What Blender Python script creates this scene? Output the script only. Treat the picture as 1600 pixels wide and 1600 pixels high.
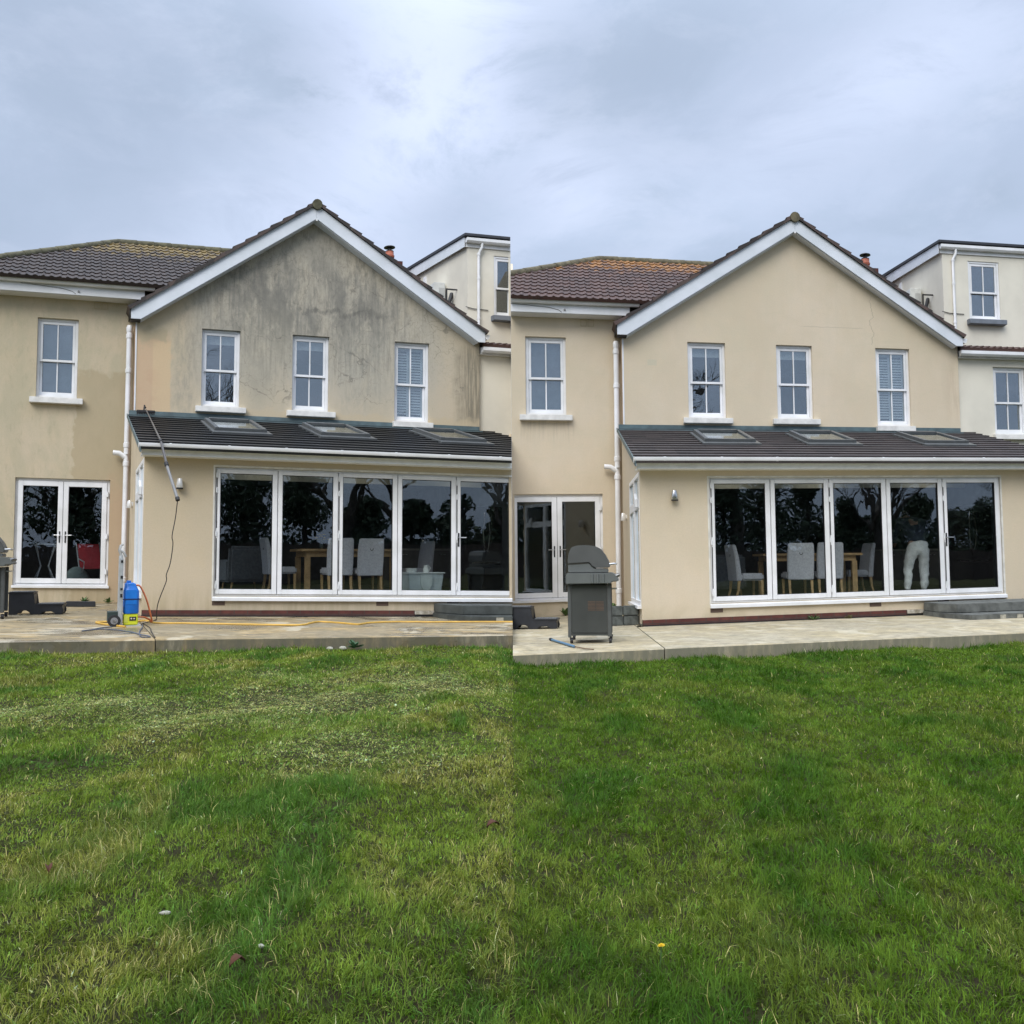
import bpy, bmesh, math, random
import numpy as np
from mathutils import Matrix, Vector
random.seed(7); rng = np.random.default_rng(11)
R = math.radians
sc = bpy.context.scene
col = sc.collection
for o in list(bpy.data.objects): bpy.data.objects.remove(o)

# ------------------------------------------------------------------ camera
F = 1362.43; CAM_H = 1.13
def axes(yaw, pitch, roll):
    f = np.array([math.sin(yaw)*math.cos(pitch), math.cos(yaw)*math.cos(pitch), math.sin(pitch)])
    r = np.array([math.cos(yaw), -math.sin(yaw), 0.]); u = np.cross(r, f); c, s = math.cos(roll), math.sin(roll)
    return np.array([c*r+s*u, -s*r+c*u, f])
VIEW = axes(0, .0567, -.006)
cam_d = bpy.data.cameras.new('camera'); cam = bpy.data.objects.new('camera', cam_d); col.objects.link(cam)
cam_d.sensor_width = 36; cam_d.sensor_fit = 'HORIZONTAL'; cam_d.lens = F/1600*36
cam_d.clip_start = .05; cam_d.clip_end = 3000
cm = Matrix.Identity(4)
for i in range(3):
    cm[i][0] = VIEW[0][i]; cm[i][1] = VIEW[1][i]; cm[i][2] = -VIEW[2][i]
cm.translation = (0, 0, CAM_H); cam.matrix_world = cm
sc.camera = cam
sc.render.resolution_x = 1024; sc.render.resolution_y = 1024
sc.render.engine = 'CYCLES'
sc.view_settings.view_transform = 'Standard'; sc.view_settings.look = 'None'
sc.view_settings.exposure = 0.52; sc.view_settings.gamma = 1

# ------------------------------------------------------------------ node helpers
class NT:
    def __init__(s, tree): s.t = tree; s.n = tree.nodes; s.l = tree.links
    def node(s, kind, **kw):
        n = s.n.new(kind)
        for k, v in kw.items(): setattr(n, k, v)
        return n
    def put(s, inp, v):
        if isinstance(v, bpy.types.NodeSocket): s.l.new(v, inp)
        elif isinstance(v, (tuple, list)) and inp.type == 'RGBA' and len(v) == 3: inp.default_value = (*v, 1)
        else: inp.default_value = v
    def m(s, op, a, b=0., c=None, clamp=False):
        n = s.node('ShaderNodeMath', operation=op, use_clamp=clamp); s.put(n.inputs[0], a); s.put(n.inputs[1], b)
        if c is not None: s.put(n.inputs[2], c)
        return n.outputs[0]
    def noise(s, vec, scale, detail=4, rough=.55, dist=0., dims='3D'):
        n = s.node('ShaderNodeTexNoise', noise_dimensions=dims)
        if vec is not None: s.l.new(vec, n.inputs['Vector'])
        n.inputs['Scale'].default_value = scale; n.inputs['Detail'].default_value = detail
        n.inputs['Roughness'].default_value = rough; n.inputs['Distortion'].default_value = dist
        return n.outputs['Fac']
    def ss(s, v, a, b, lo=0., hi=1.):
        n = s.node('ShaderNodeMapRange', interpolation_type='SMOOTHSTEP'); s.put(n.inputs[0], v)
        n.inputs[1].default_value = a; n.inputs[2].default_value = b; n.inputs[3].default_value = lo; n.inputs[4].default_value = hi
        return n.outputs[0]
    def mix(s, f, a, b, blend='MIX'):
        n = s.node('ShaderNodeMix', data_type='RGBA', blend_type=blend)
        s.put(n.inputs[0], f); s.put(n.inputs[6], a); s.put(n.inputs[7], b); return n.outputs[2]
    def vscale(s, v, k):
        n = s.node('ShaderNodeVectorMath', operation='MULTIPLY'); s.put(n.inputs[0], v); n.inputs[1].default_value = k; return n.outputs[0]
    def bump(s, h, strength, dist=.01, normal=None):
        n = s.node('ShaderNodeBump'); n.inputs['Strength'].default_value = strength; n.inputs['Distance'].default_value = dist
        s.put(n.inputs['Height'], h)
        if normal is not None: s.l.new(normal, n.inputs['Normal'])
        return n.outputs[0]
def new_mat(name):
    m = bpy.data.materials.new(name); m.use_nodes = True; t = NT(m.node_tree); b = m.node_tree.nodes['Principled BSDF']
    return m, t, b
MATS = {}
def pm(name, c, rough=.5, var=.12, scale=6., bump=0., bscale=60., metal=0., spec=.5, c2=None, coat=0.):
    if name in MATS: return MATS[name]
    m, t, b = new_mat(name)
    co = t.node('ShaderNodeTexCoord').outputs['Object']
    n = t.noise(co, scale, 5)
    d = tuple(max(0, x*(1-var)) for x in c) if c2 is None else c2
    l = tuple(min(1, x*(1+var)) for x in c) if c2 is None else c
    t.put(b.inputs['Base Color'], t.mix(t.ss(n, .3, .7), d, l))
    t.put(b.inputs['Roughness'], t.m('ADD', t.m('MULTIPLY', t.noise(co, scale*3, 3), .2), rough-.1))
    b.inputs['Metallic'].default_value = metal; b.inputs['Specular IOR Level'].default_value = spec
    b.inputs['Coat Weight'].default_value = coat
    if bump: t.l.new(t.bump(t.noise(co, bscale, 4), bump), b.inputs['Normal'])
    MATS[name] = m; return m

# ------------------------------------------------------------------ world + sun
SUN_EL, SUN_ROT = R(42), R(205)
w = bpy.data.worlds.new('World'); sc.world = w; w.use_nodes = True
t = NT(w.node_tree); bg = w.node_tree.nodes['Background']
sky = t.node('ShaderNodeTexSky', sky_type='NISHITA', sun_disc=False); sky.sun_elevation = SUN_EL; sky.sun_rotation = SUN_ROT
sky.air_density = 1.2; sky.dust_density = 3
tc = t.node('ShaderNodeTexCoord').outputs['Generated']
sep = t.node('ShaderNodeSeparateXYZ'); t.l.new(tc, sep.inputs[0])
zz = sep.outputs[2]
flat = t.vscale(tc, (1, 1, 2.0))
n1 = t.noise(flat, 2.3, 7, .55, .6); n2 = t.noise(flat, 5.0, 9, .68, .5); n3 = t.noise(t.vscale(tc, (1, 1, 3.2)), 3.1, 6, .5, 1.)
def blob(px, py, r, sx=1., sy=1., rot=0.):
    d = VIEW.T @ np.array([(px-800)/F, (800-py)/F, 1.]); d /= np.linalg.norm(d)
    n = t.node('ShaderNodeVectorMath', operation='SUBTRACT'); t.l.new(tc, n.inputs[0]); n.inputs[1].default_value = tuple(d)
    mp = t.node('ShaderNodeVectorRotate', rotation_type='Y_AXIS'); t.l.new(n.outputs[0], mp.inputs[0]); mp.inputs['Angle'].default_value = rot
    v = t.vscale(mp.outputs[0], (1/sx, 1, 1/sy)); ln = t.node('ShaderNodeVectorMath', operation='LENGTH'); t.l.new(v, ln.inputs[0])
    dd = t.m('ADD', ln.outputs['Value'], t.m('MULTIPLY', t.m('SUBTRACT', n2, .5), r*2.3))
    return t.ss(dd, 0, r, 1., 0.)
c = t.mix(t.ss(n1, .36, .66), (3.3, 4.0, 5.15), (4.1, 4.9, 6.3))
c = t.mix(t.ss(t.noise(t.vscale(tc, (1, 1, 2.2)), 7., 10, .66, .3), .45, .66, 0., .42), c, (5.1, 5.7, 7.1))
c = t.mix(t.m('MULTIPLY', t.ss(n3, .42, .66), .45), c, (4.1, 4.8, 6.3))
bright = (5.9, 6.6, 8.4)
for (px, py, r, sx, sy, rot, k) in ((665, 180, .20, .9, 1.5, R(-15), .95), (430, 330, .17, 1.5, .8, R(20), .6), (600, 60, .14, 1, 1.2, 0, .4),
                                    (880, 280, .13, 1.3, .8, R(10), .7), (1400, 120, .19, 1.7, .7, R(25), .65), (1180, 260, .15, 1.5, .7, R(15), .3), (700, 120, .13, .8, 1.4, R(-10), .8)):
    c = t.mix(t.m('MULTIPLY', t.m('MULTIPLY', blob(px, py, r, sx, sy, rot), k), t.ss(n2, .25, .6, .55, 1.)), c, bright)
for (px, py, r, sx, sy, rot, k) in ((720, 330, .11, 1.5, .8, R(20), .55), (180, 130, .26, 1.3, 1, 0, .6), (1060, 110, .2, 1.4, .7, 0, .45), (1350, 300, .16, 1.6, .8, R(15), .35)):
    c = t.mix(t.m('MULTIPLY', blob(px, py, r, sx, sy, rot), k), c, (3.15, 3.8, 5.0))
# overcast sky: the cloud deck is brightest overhead
zen = t.ss(zz, .5, .92, 1., 4.2)
sc_ = t.node('ShaderNodeVectorMath', operation='SCALE'); t.l.new(c, sc_.inputs[0]); t.l.new(zen, sc_.inputs['Scale'])
warm = t.mix(t.ss(zz, .5, .95, 0., .55), sc_.outputs[0], t.mix(1., sc_.outputs[0], (1.18, 1.0, .80), 'MULTIPLY'))
t.put(bg.inputs['Color'], t.mix(.94, sky.outputs[0], warm)); bg.inputs['Strength'].default_value = .1
sd = bpy.data.lights.new('sun', 'SUN'); sd.energy = 1.5; sd.angle = R(35); sd.color = (1, .955, .88)
so = bpy.data.objects.new('sun', sd); col.objects.link(so)
so.rotation_euler = (R(90)-SUN_EL, 0, R(180)-SUN_ROT)   # shines from behind the photographer
so.location = (10, -20, 30)

# ------------------------------------------------------------------ the two places
P3 = {'L': ([-1.0328459, -18.4740079, .6124739], (.20253746, .05408085, .01387826), 408.),
      'R': ([-1.3413413, -18.8197009, .6470048], (.2276026, .05930176, -.02566992), 1192.)}
class Site: pass
SITES = {}
for s, (C_, ypr, cx) in P3.items():
    S = Site(); S.s = s
    A = np.array([[1, 0, (cx-800)/F], [0, 1, 0], [0, 0, 1.]])
    M3 = VIEW.T @ A @ axes(*ypr)
    tr = np.array([0, 0, CAM_H]) - M3 @ np.array(C_)
    S.M3, S.tr = M3, tr
    ez = M3[:, 2]/np.linalg.norm(M3[:, 2]); ex = M3[:, 0]-ez*(M3[:, 0] @ ez); ex /= np.linalg.norm(ex); ey = np.cross(ez, ex)
    S.rig = Matrix(np.array([ex, ey, ez]).T.tolist()).to_4x4()
    S.inv = np.linalg.inv(M3)
    SITES[s] = S
def W(S, p): return S.M3 @ np.array(p, float) + S.tr
def local_xy(S, X, Y, zl):      # local coordinates and world z of points on the local plane z = zl below world (X, Y)
    i = S.inv; dx = X-S.tr[0]; dy = Y-S.tr[1]
    dz = (zl - i[2, 0]*dx - i[2, 1]*dy)/i[2, 2]
    lx = i[0, 0]*dx+i[0, 1]*dy+i[0, 2]*dz; ly = i[1, 0]*dx+i[1, 1]*dy+i[1, 2]*dz
    return lx, ly, dz+S.tr[2]

# ------------------------------------------------------------------ mesh builder
class MB:
    def __init__(s): s.v = []; s.f = []; s.uv = None; s.mi = []
    def add(s, vs, fs, mi=0):
        k = len(s.v); s.v += [tuple(map(float, p)) for p in vs]; s.f += [tuple(i+k for i in f) for f in fs]; s.mi += [mi]*len(fs); return s
    def box(s, x0, x1, y0, y1, z0, z1, mi=0):
        vs = [(x, y, z) for z in (z0, z1) for y in (y0, y1) for x in (x0, x1)]
        return s.add(vs, [(0, 2, 3, 1), (4, 5, 7, 6), (0, 1, 5, 4), (2, 6, 7, 3), (0, 4, 6, 2), (1, 3, 7, 5)], mi)
    def prism(s, poly, a0, a1, axis='y', mi=0):     # poly in the two other axes
        n = len(poly)
        if axis == 'y': P = lambda q, a: (q[0], a, q[1])
        elif axis == 'x': P = lambda q, a: (a, q[0], q[1])
        else: P = lambda q, a: (q[0], q[1], a)
        vs = [P(q, a0) for q in poly]+[P(q, a1) for q in poly]
        return s.add(vs, [tuple(range(n)), tuple(range(2*n-1, n-1, -1))]+[(i, i+n, (i+1) % n+n, (i+1) % n) for i in range(n)], mi)
    def shell(s, x0, x1, y0, y1, z0, z1):      # a room: box without its front
        vs = [(x, y, z) for z in (z0, z1) for y in (y0, y1) for x in (x0, x1)]
        return s.add(vs, [(0, 2, 3, 1), (4, 5, 7, 6), (2, 6, 7, 3), (0, 4, 6, 2), (1, 3, 7, 5)])
    def tube(s, pts, r, n=8, caps=True, mi=0):
        pts = [Vector(p) for p in pts]; rs = r if isinstance(r, (list, tuple)) else [r]*len(pts); k = len(s.v); up = None
        rings = []
        for i, p in enumerate(pts):
            d = (pts[min(i+1, len(pts)-1)]-pts[max(i-1, 0)]).normalized()
            if up is None: up = Vector((0, 0, 1)) if abs(d.z) < .9 else Vector((1, 0, 0))
            a = d.cross(up); a = a.normalized() if a.length > 1e-6 else Vector((1, 0, 0)); b = a.cross(d).normalized(); up = b
            rings += [tuple(p+rs[i]*(math.cos(2*math.pi*j/n)*a+math.sin(2*math.pi*j/n)*b)) for j in range(n)]
        fs = [(i*n+j, i*n+(j+1) % n, (i+1)*n+(j+1) % n, (i+1)*n+j) for i in range(len(pts)-1) for j in range(n)]
        if caps: fs += [tuple(range(n-1, -1, -1)), tuple(range((len(pts)-1)*n, len(pts)*n))]
        return s.add(rings, fs, mi)
    def lathe(s, prof, c=(0, 0, 0), n=16, mi=0):    # prof: (r, z)
        vs = [(c[0]+r*math.cos(2*math.pi*j/n), c[1]+r*math.sin(2*math.pi*j/n), c[2]+z) for r, z in prof for j in range(n)]
        m = len(prof); fs = [(i*n+j, i*n+(j+1) % n, (i+1)*n+(j+1) % n, (i+1)*n+j) for i in range(m-1) for j in range(n)]
        fs += [tuple(range(n-1, -1, -1)), tuple(range((m-1)*n, m*n))]
        return s.add(vs, fs, mi)
    def loft(s, secs, mi=0):    # closed rings of equal count
        n = len(secs[0]); vs = [p for q in secs for p in q]; m = len(secs)
        fs = [(i*n+j, i*n+(j+1) % n, (i+1)*n+(j+1) % n, (i+1)*n+j) for i in range(m-1) for j in range(n)]
        fs += [tuple(range(n-1, -1, -1)), tuple(range((m-1)*n, m*n))]
        return s.add(vs, fs, mi)
    def xf(s, M): s.v = [tuple(M @ Vector(p)) for p in s.v]; return s
    def build(s, name, mat, parent=None, site=None, clip=True, bevel=0, smooth=False, uv=False, cuts=(), sub=0, clean=False):
        V = np.array(s.v, float)
        loc = np.zeros(3)
        me = bpy.data.meshes.new(name)
        if site is not None:
            Wd = V @ site.M3.T + site.tr
            root = parent
            while root is not None and root.parent is not None: root = root.parent
            loc = np.array(root.location) if root is not None else Wd.mean(0)*0+np.array([Wd[:, 0].mean(), Wd[:, 1].mean(), Wd[:, 2].min()])
        else: Wd = V
        me.from_pydata((Wd-loc).tolist() if site is not None else V.tolist(), [], s.f)
        for m in (mat if isinstance(mat, (list, tuple)) else [mat]): me.materials.append(m)
        if max(s.mi, default=0): me.polygons.foreach_set('material_index', s.mi)
        if uv:
            L = me.uv_layers.new(name='loc'); vi = np.zeros(len(me.loops), int); me.loops.foreach_get('vertex_index', vi)
            a = V[vi][:, uv if isinstance(uv, tuple) else (0, 2)]; L.data.foreach_set('uv', a.astype(np.float32).ravel())
        bm = None
        need = site is not None and clip and ((site.s == 'L' and Wd[:, 0].max() > -.001) or (site.s == 'R' and Wd[:, 0].min() < .001))
        if need or bevel or clean or cuts or True:
            bm = bmesh.new(); bm.from_mesh(me)
            if clean: bmesh.ops.remove_doubles(bm, verts=bm.verts, dist=1e-5)
            bmesh.ops.recalc_face_normals(bm, faces=bm.faces) if not uv == 'raw' else None
            for (pc, pn) in cuts:
                if site is not None:
                    wp = W(site, pc)-loc; wn = np.linalg.inv(site.M3).T @ np.array(pn)
                else: wp, wn = pc, pn
                bmesh.ops.bisect_plane(bm, geom=bm.verts[:]+bm.edges[:]+bm.faces[:], plane_co=tuple(wp), plane_no=tuple(wn), clear_outer=True)
            if need:
                sg = 1 if site.s == 'L' else -1
                r_ = bmesh.ops.bisect_plane(bm, geom=bm.verts[:]+bm.edges[:]+bm.faces[:], plane_co=(-sg*.001-loc[0], 0, 0), plane_no=(sg, 0, 0), clear_outer=True)
                ed = [e for e in r_['geom_cut'] if isinstance(e, bmesh.types.BMEdge)]
                if ed:
                    try: bmesh.ops.holes_fill(bm, edges=ed, sides=0)
                    except Exception: pass
            if bevel:
                bmesh.ops.bevel(bm, geom=[e for e in bm.edges if len(e.link_faces) == 2 and e.calc_face_angle(0) > .5], offset=bevel, segments=2, affect='EDGES', clamp_overlap=True)
            bm.to_mesh(me); bm.free()
        if smooth:
            for p in me.polygons: p.use_smooth = True
            try: me.set_sharp_from_angle(angle=R(45))
            except Exception: pass
        if len(me.polygons) == 0: return None
        o = bpy.data.objects.new(name, me); col.objects.link(o)
        if parent is not None: o.parent = parent
        elif site is not None: o.location = loc
        if sub:
            md = o.modifiers.new('smooth', 'SUBSURF'); md.levels = sub; md.render_levels = sub
        return o
def tag(o, label=None, cat=None, group=None, kind=None):
    if label: o['label'] = label
    if cat: o['category'] = cat
    if group: o['group'] = group
    if kind: o['kind'] = kind
    return o
def thing_b(S, name, base, label, cat, group=None):     # a thing whose parts are given in the place's own coordinates
    o = bpy.data.objects.new(name, None); col.objects.link(o); o.location = W(S, base).tolist(); o.empty_display_size = .2
    return tag(o, label, cat, group)
def facing(S, p):        # keeps a loose thing turned to the photographer's spot as in its photograph
    if S is None: return 0.
    wd = W(S, p); v = np.array(S.rig.to_3x3()).T @ (wd-np.array([0, 0, CAM_H])); c = np.array(p)-np.array(P3[S.s][0])
    return math.atan2(-v[0], v[1])-math.atan2(-c[0], c[1])
def thing_r(S, name, base, rot, label, cat, group=None):  # a thing with its own axes
    rot = rot+facing(S, base)
    o = bpy.data.objects.new(name, None); col.objects.link(o); o.empty_display_size = .2
    M = (S.rig if S else Matrix.Identity(4)) @ Matrix.Rotation(rot, 4, 'Z'); M.translation = W(S, base).tolist() if S else base
    o.matrix_world = M
    return tag(o, label, cat, group)
def copy_tree(o, parent=None):
    c = o.copy(); col.objects.link(c); c.parent = parent
    for ch in list(o.children): copy_tree(ch, c)
    return c
def place(o, S, base, rot):
    rot = rot+facing(S, base)
    M = S.rig @ Matrix.Rotation(rot, 4, 'Z'); M.translation = W(S, base).tolist(); o.matrix_world = M; return o

# ------------------------------------------------------------------ materials
def uvn(t):
    u = t.node('ShaderNodeUVMap', uv_map='loc').outputs[0]; s = t.node('ShaderNodeSeparateXYZ'); t.l.new(u, s.inputs[0]); return u, s.outputs[0], s.outputs[1]
def render_mat(name, base, dirty):
    m, t, b = new_mat(name); U, u, v = uvn(t)
    big = t.noise(U, .55, 4, .55); mid = t.noise(U, 2.6, 5, .6); fine = t.noise(U, 38, 4, .7)
    streak = t.noise(t.vscale(U, (5.5, .5, 1)), 1., 6, .65); streak2 = t.noise(t.vscale(U, (22, 1.2, 1)), 1., 4, .6)
    wu = t.m('ADD', u, t.m('MULTIPLY', t.m('SUBTRACT', mid, .5), .5)); wv = t.m('ADD', v, t.m('MULTIPLY', t.m('SUBTRACT', t.noise(U, 3.1, 4), .5), .6))
    def rect(x0, x1, z0, z1, sx, sz, warp=True, top=None):
        a, c = (wu, wv) if warp else (u, v)
        r = t.m('MULTIPLY', t.ss(a, x0-sx, x0+sx), t.ss(a, x1-sx, x1+sx, 1., 0.))
        return t.m('MULTIPLY', r, t.m('MULTIPLY', t.ss(c, z0-sz, z0+sz), t.ss(c, z1-sz, z1+sz, 1., 0.)))
    def mul(*a):
        r = a[0]
        for x in a[1:]: r = t.m('MULTIPLY', r, x)
        return r
    c = t.mix(t.ss(big, .35, .65), base, tuple(x*k for x, k in zip(base, (.93, .94, .90))))
    c = t.mix(t.m('MULTIPLY', t.ss(mid, .4, .7), .25), c, tuple(x*k for x, k in zip(base, (1.05, 1.0, .9))))
    if dirty:
        # faded biscuit colour with algae on the wing, soot black film on the upper gable
        blot = t.noise(t.vscale(U, (1.6, .8, 1)), 1.1, 8, .68, .4); grime = t.noise(t.vscale(U, (7, 2.6, 1)), 1.2, 9, .78, .3); drip = t.noise(t.vscale(U, (16, .9, 1)), 1., 5, .7)
        wing = t.ss(u, -.2, -.05, 1., 0.)
        c = t.mix(mul(wing, t.ss(blot, .38, .62, .05, .5)), c, (.40, .375, .26))
        c = t.mix(mul(wing, t.ss(grime, .5, .7, 0, .35)), c, (.30, .28, .19))
        c = t.mix(mul(wing, rect(-1.25, .3, -1, 4.55, .03, .06), .7), c, (.40, .325, .205))
        c = t.mix(mul(wing, rect(-.52, .3, -.4, 2.2, .08, .5), .6), c, (.50, .34, .22))
        gable = t.ss(u, 0., .02)
        mid_g = mul(gable, t.ss(v, 3.75, 4.9, .35, 1.))
        c = t.mix(mul(mid_g, t.ss(u, .9, 1.5), t.ss(u, 6.4, 7.6, 1., .35), t.ss(blot, .25, .6, .55, .95)), c, (.455, .425, .355))
        c = t.mix(mul(gable, rect(1.6, 5.4, 5.15, 8.7, 1.1, .8), t.ss(blot, .36, .62, .25, .9)), c, (.335, .315, .265))
        c = t.mix(mul(gable, rect(1.2, 6.2, 5.2, 8.4, 1.0, .6), t.ss(grime, .44, .66, 0., .8)), c, (.205, .195, .165))
        c = t.mix(mul(gable, rect(1.9, 5.6, 5.6, 7.0, .7, .45), t.ss(blot, .42, .62, .0, .6)), c, (.14, .14, .13))
        c = t.mix(mul(gable, rect(1.3, 6.4, 4.6, 7.2, .7, .5), t.ss(drip, .44, .68, 0., .6)), c, (.17, .17, .155))
        c = t.mix(mul(gable, rect(3.6, 5.7, 6.06, 6.20, .3, .05), t.ss(grime, .35, .6, .1, .7)), c, (.12, .12, .11))
        c = t.mix(mul(gable, rect(2.3, 3.35, 4.0, 5.9, .25, .6), t.ss(blot, .35, .65, .1, .6)), c, (.31, .29, .23))
        c = t.mix(mul(gable, rect(4.5, 5.6, 3.95, 5.7, .3, .5), t.ss(grime, .4, .65, .1, .55)), c, (.30, .30, .26))
        c = t.mix(mul(gable, rect(.78, 1.32, 3.6, 5.5, .2, .6), t.ss(grime, .38, .66, .15, .75)), c, (.31, .29, .24))
        spk = t.noise(U, 16, 6, .8); c = t.mix(mul(mid_g, rect(1.0, 7.4, 4.6, 8.7, .5, .5), t.ss(spk, .48, .72, 0., .35)), c, (.16, .16, .14))
        # the strips already washed
        c = t.mix(mul(gable, rect(-.5, .72, 3.4, 5.33, .05, .22), .85), c, (.58, .41, .265))
        c = t.mix(mul(gable, rect(.36, .74, 3.4, 5.22, .02, .05, False), .8), c, (.63, .48, .30))
        c = t.mix(mul(gable, rect(-.5, .62, 5.2, 5.5, .03, .08), .7), c, (.42, .36, .24))
        c = t.mix(mul(gable, rect(.05, .5, 3.6, 4.8, .2, .4), t.ss(mid, .4, .65, 0., .5)), c, (.54, .36, .24))
        c = t.mix(mul(rect(7.32, 8.1, 3.75, 5.5, .2, .25), t.ss(drip, .34, .62, .25, .85)), c, (.17, .16, .125))
        c = t.mix(mul(rect(1.3, 7.9, 3.3, 3.86, .3, .06), .5), c, (.55, .45, .30))
        # hairline cracks
        def cracks(sc_, k, wdt, seedv):
            vo = t.node('ShaderNodeTexVoronoi', feature='DISTANCE_TO_EDGE'); vo.inputs['Scale'].default_value = sc_
            nn = t.node('ShaderNodeTexNoise'); t.l.new(U, nn.inputs['Vector']); nn.inputs['Scale'].default_value = 3.1; nn.inputs['Detail'].default_value = 6
            va = t.node('ShaderNodeVectorMath', operation='MULTIPLY_ADD'); t.l.new(nn.outputs['Color'], va.inputs[0]); va.inputs[1].default_value = (.55, .55, 0); t.l.new(U, va.inputs[2])
            vb = t.node('ShaderNodeVectorMath', operation='ADD'); t.l.new(va.outputs[0], vb.inputs[0]); vb.inputs[1].default_value = (seedv, seedv*.7, 0); t.l.new(vb.outputs[0], vo.inputs['Vector'])
            return mul(t.ss(vo.outputs['Distance'], .0, wdt, 1., 0.), gable, t.ss(v, 3.8, 4.3), t.ss(u, 1.2, 2.2), t.ss(t.noise(U, 1.1, 4), .44, .56), k)
        c = t.mix(cracks(1.5, .6, .011, 0.), c, (.13, .125, .11)); c = t.mix(cracks(3.6, .4, .016, 5.3), c, (.15, .145, .13))
        foot = mul(t.ss(v, -.35, .35, 1., 0.), t.ss(streak, .35, .65), .5)
        c = t.mix(foot, c, (.30, .25, .15))
    else:
        c = t.mix(t.ss(t.noise(t.vscale(U, (1.2, .7, 1)), 1., 7, .65, .4), .36, .64, 0., .55), c, tuple(x*k for x, k in zip(base, (.90, .885, .84))))
        c = t.mix(t.ss(t.noise(t.vscale(U, (.8, 2.2, 1)), 1.7, 6, .7, .6), .5, .7, 0., .35), c, tuple(x*k for x, k in zip(base, (.86, .89, .83))))
        for (sx0, sx1, sz) in ((1.25, 2.4, 3.74), (3.27, 4.4, 3.74), (-2.2, -1.05, 3.83)): c = t.mix(mul(t.ss(u, sx0-.03, sx0+.03), t.ss(u, sx1-.03, sx1+.03, 1., 0.), t.ss(v, sz-.7, sz, 0., 1.), t.ss(v, sz, sz+.01, 1., 0.), t.ss(streak2, .45, .7, 0., .5)), c, (.40, .35, .26))
        c = t.mix(mul(t.ss(streak, .45, .72), .3), c, tuple(x*k for x, k in zip(base, (.9, .93, .9))))
        wob = t.m('MULTIPLY', t.m('SUBTRACT', t.noise(t.vscale(U, (0, 1, 0)), 4., 5), .5), .38)
        cu = t.m('ABSOLUTE', t.m('SUBTRACT', t.m('ADD', u, wob), 5.72))
        c = t.mix(mul(t.ss(cu, .004, .012, 1., 0.), t.ss(v, 5.6, 5.7), t.ss(v, 6.5, 6.9, 1., 0.), .5), c, (.25, .22, .16))
        cv = t.m('ABSOLUTE', t.m('SUBTRACT', t.m('ADD', v, t.m('MULTIPLY', t.noise(t.vscale(U, (1, 0, 0)), 5., 3), .05)), 6.04))
        c = t.mix(mul(t.ss(cv, .004, .014, 1., 0.), t.ss(u, 3.9, 4.2), t.ss(u, 5.4, 5.6, 1., 0.), .3), c, (.3, .26, .19))
        c = t.mix(mul(t.ss(u, 7.3, 7.8), t.ss(v, 3.6, 4.5, 0., 1.), t.ss(v, 4.8, 5.6, 1., 0.), t.ss(streak, .4, .6), .35), c, (.42, .30, .2))
        c = t.mix(mul(t.ss(v, -.3, .1, 1., 0.), t.ss(mid, .45, .65), .35), c, (.36, .31, .2))
        sq = mul(t.ss(u, .52, .53), t.ss(u, .72, .73, 1., 0.), t.ss(v, 5.02, 5.03), t.ss(v, 5.15, 5.16, 1., 0.), .5)
        c = t.mix(sq, c, (.50, .49, .38))
    c = t.mix(t.ss(fine, .3, .7, 0., .16), c, tuple(x*.62 for x in base))
    t.put(b.inputs['Base Color'], c); b.inputs['Roughness'].default_value = .92; b.inputs['Specular IOR Level'].default_value = .2
    hh = t.m('ADD', fine, t.m('MULTIPLY', mid, 2.2))
    t.l.new(t.bump(hh, .35, .006), b.inputs['Normal'])
    return m
REN = {'L': render_mat('stained_render', (.575, .485, .355), True), 'R': render_mat('clean_render', (.66, .565, .435), False)}
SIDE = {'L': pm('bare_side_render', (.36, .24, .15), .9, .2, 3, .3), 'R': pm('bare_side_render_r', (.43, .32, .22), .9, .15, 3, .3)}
NBR = pm('neighbour_render', (.68, .645, .55), .9, .07, 1.2, .25, 50)
WHITE = pm('white_upvc', (.82, .825, .85), .32, .04, 2.2, .05, 40, c2=(.70, .71, .71))
BARGE = pm('white_bargeboard', (.72, .755, .81), .42, .05, 1.6, .05, 30, c2=(.62, .66, .70))
SILLM = pm('painted_stone_sill', (.70, .69, .66), .75, .12, 5, .2)
LEAD = pm('lead_flashing', (.075, .115, .125), .5, .25, 4, .2, 20)
BLACK = pm('black_rubber', (.012, .012, .014), .6)
GASK = pm('black_gasket', (.01, .01, .012), .5)
CHROME = pm('brushed_steel', (.62, .62, .62), .28, .05, 20, 0, 60, 1.)
GREYU = pm('roof_window_frame', (.085, .092, .095), .4, .1)
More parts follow.
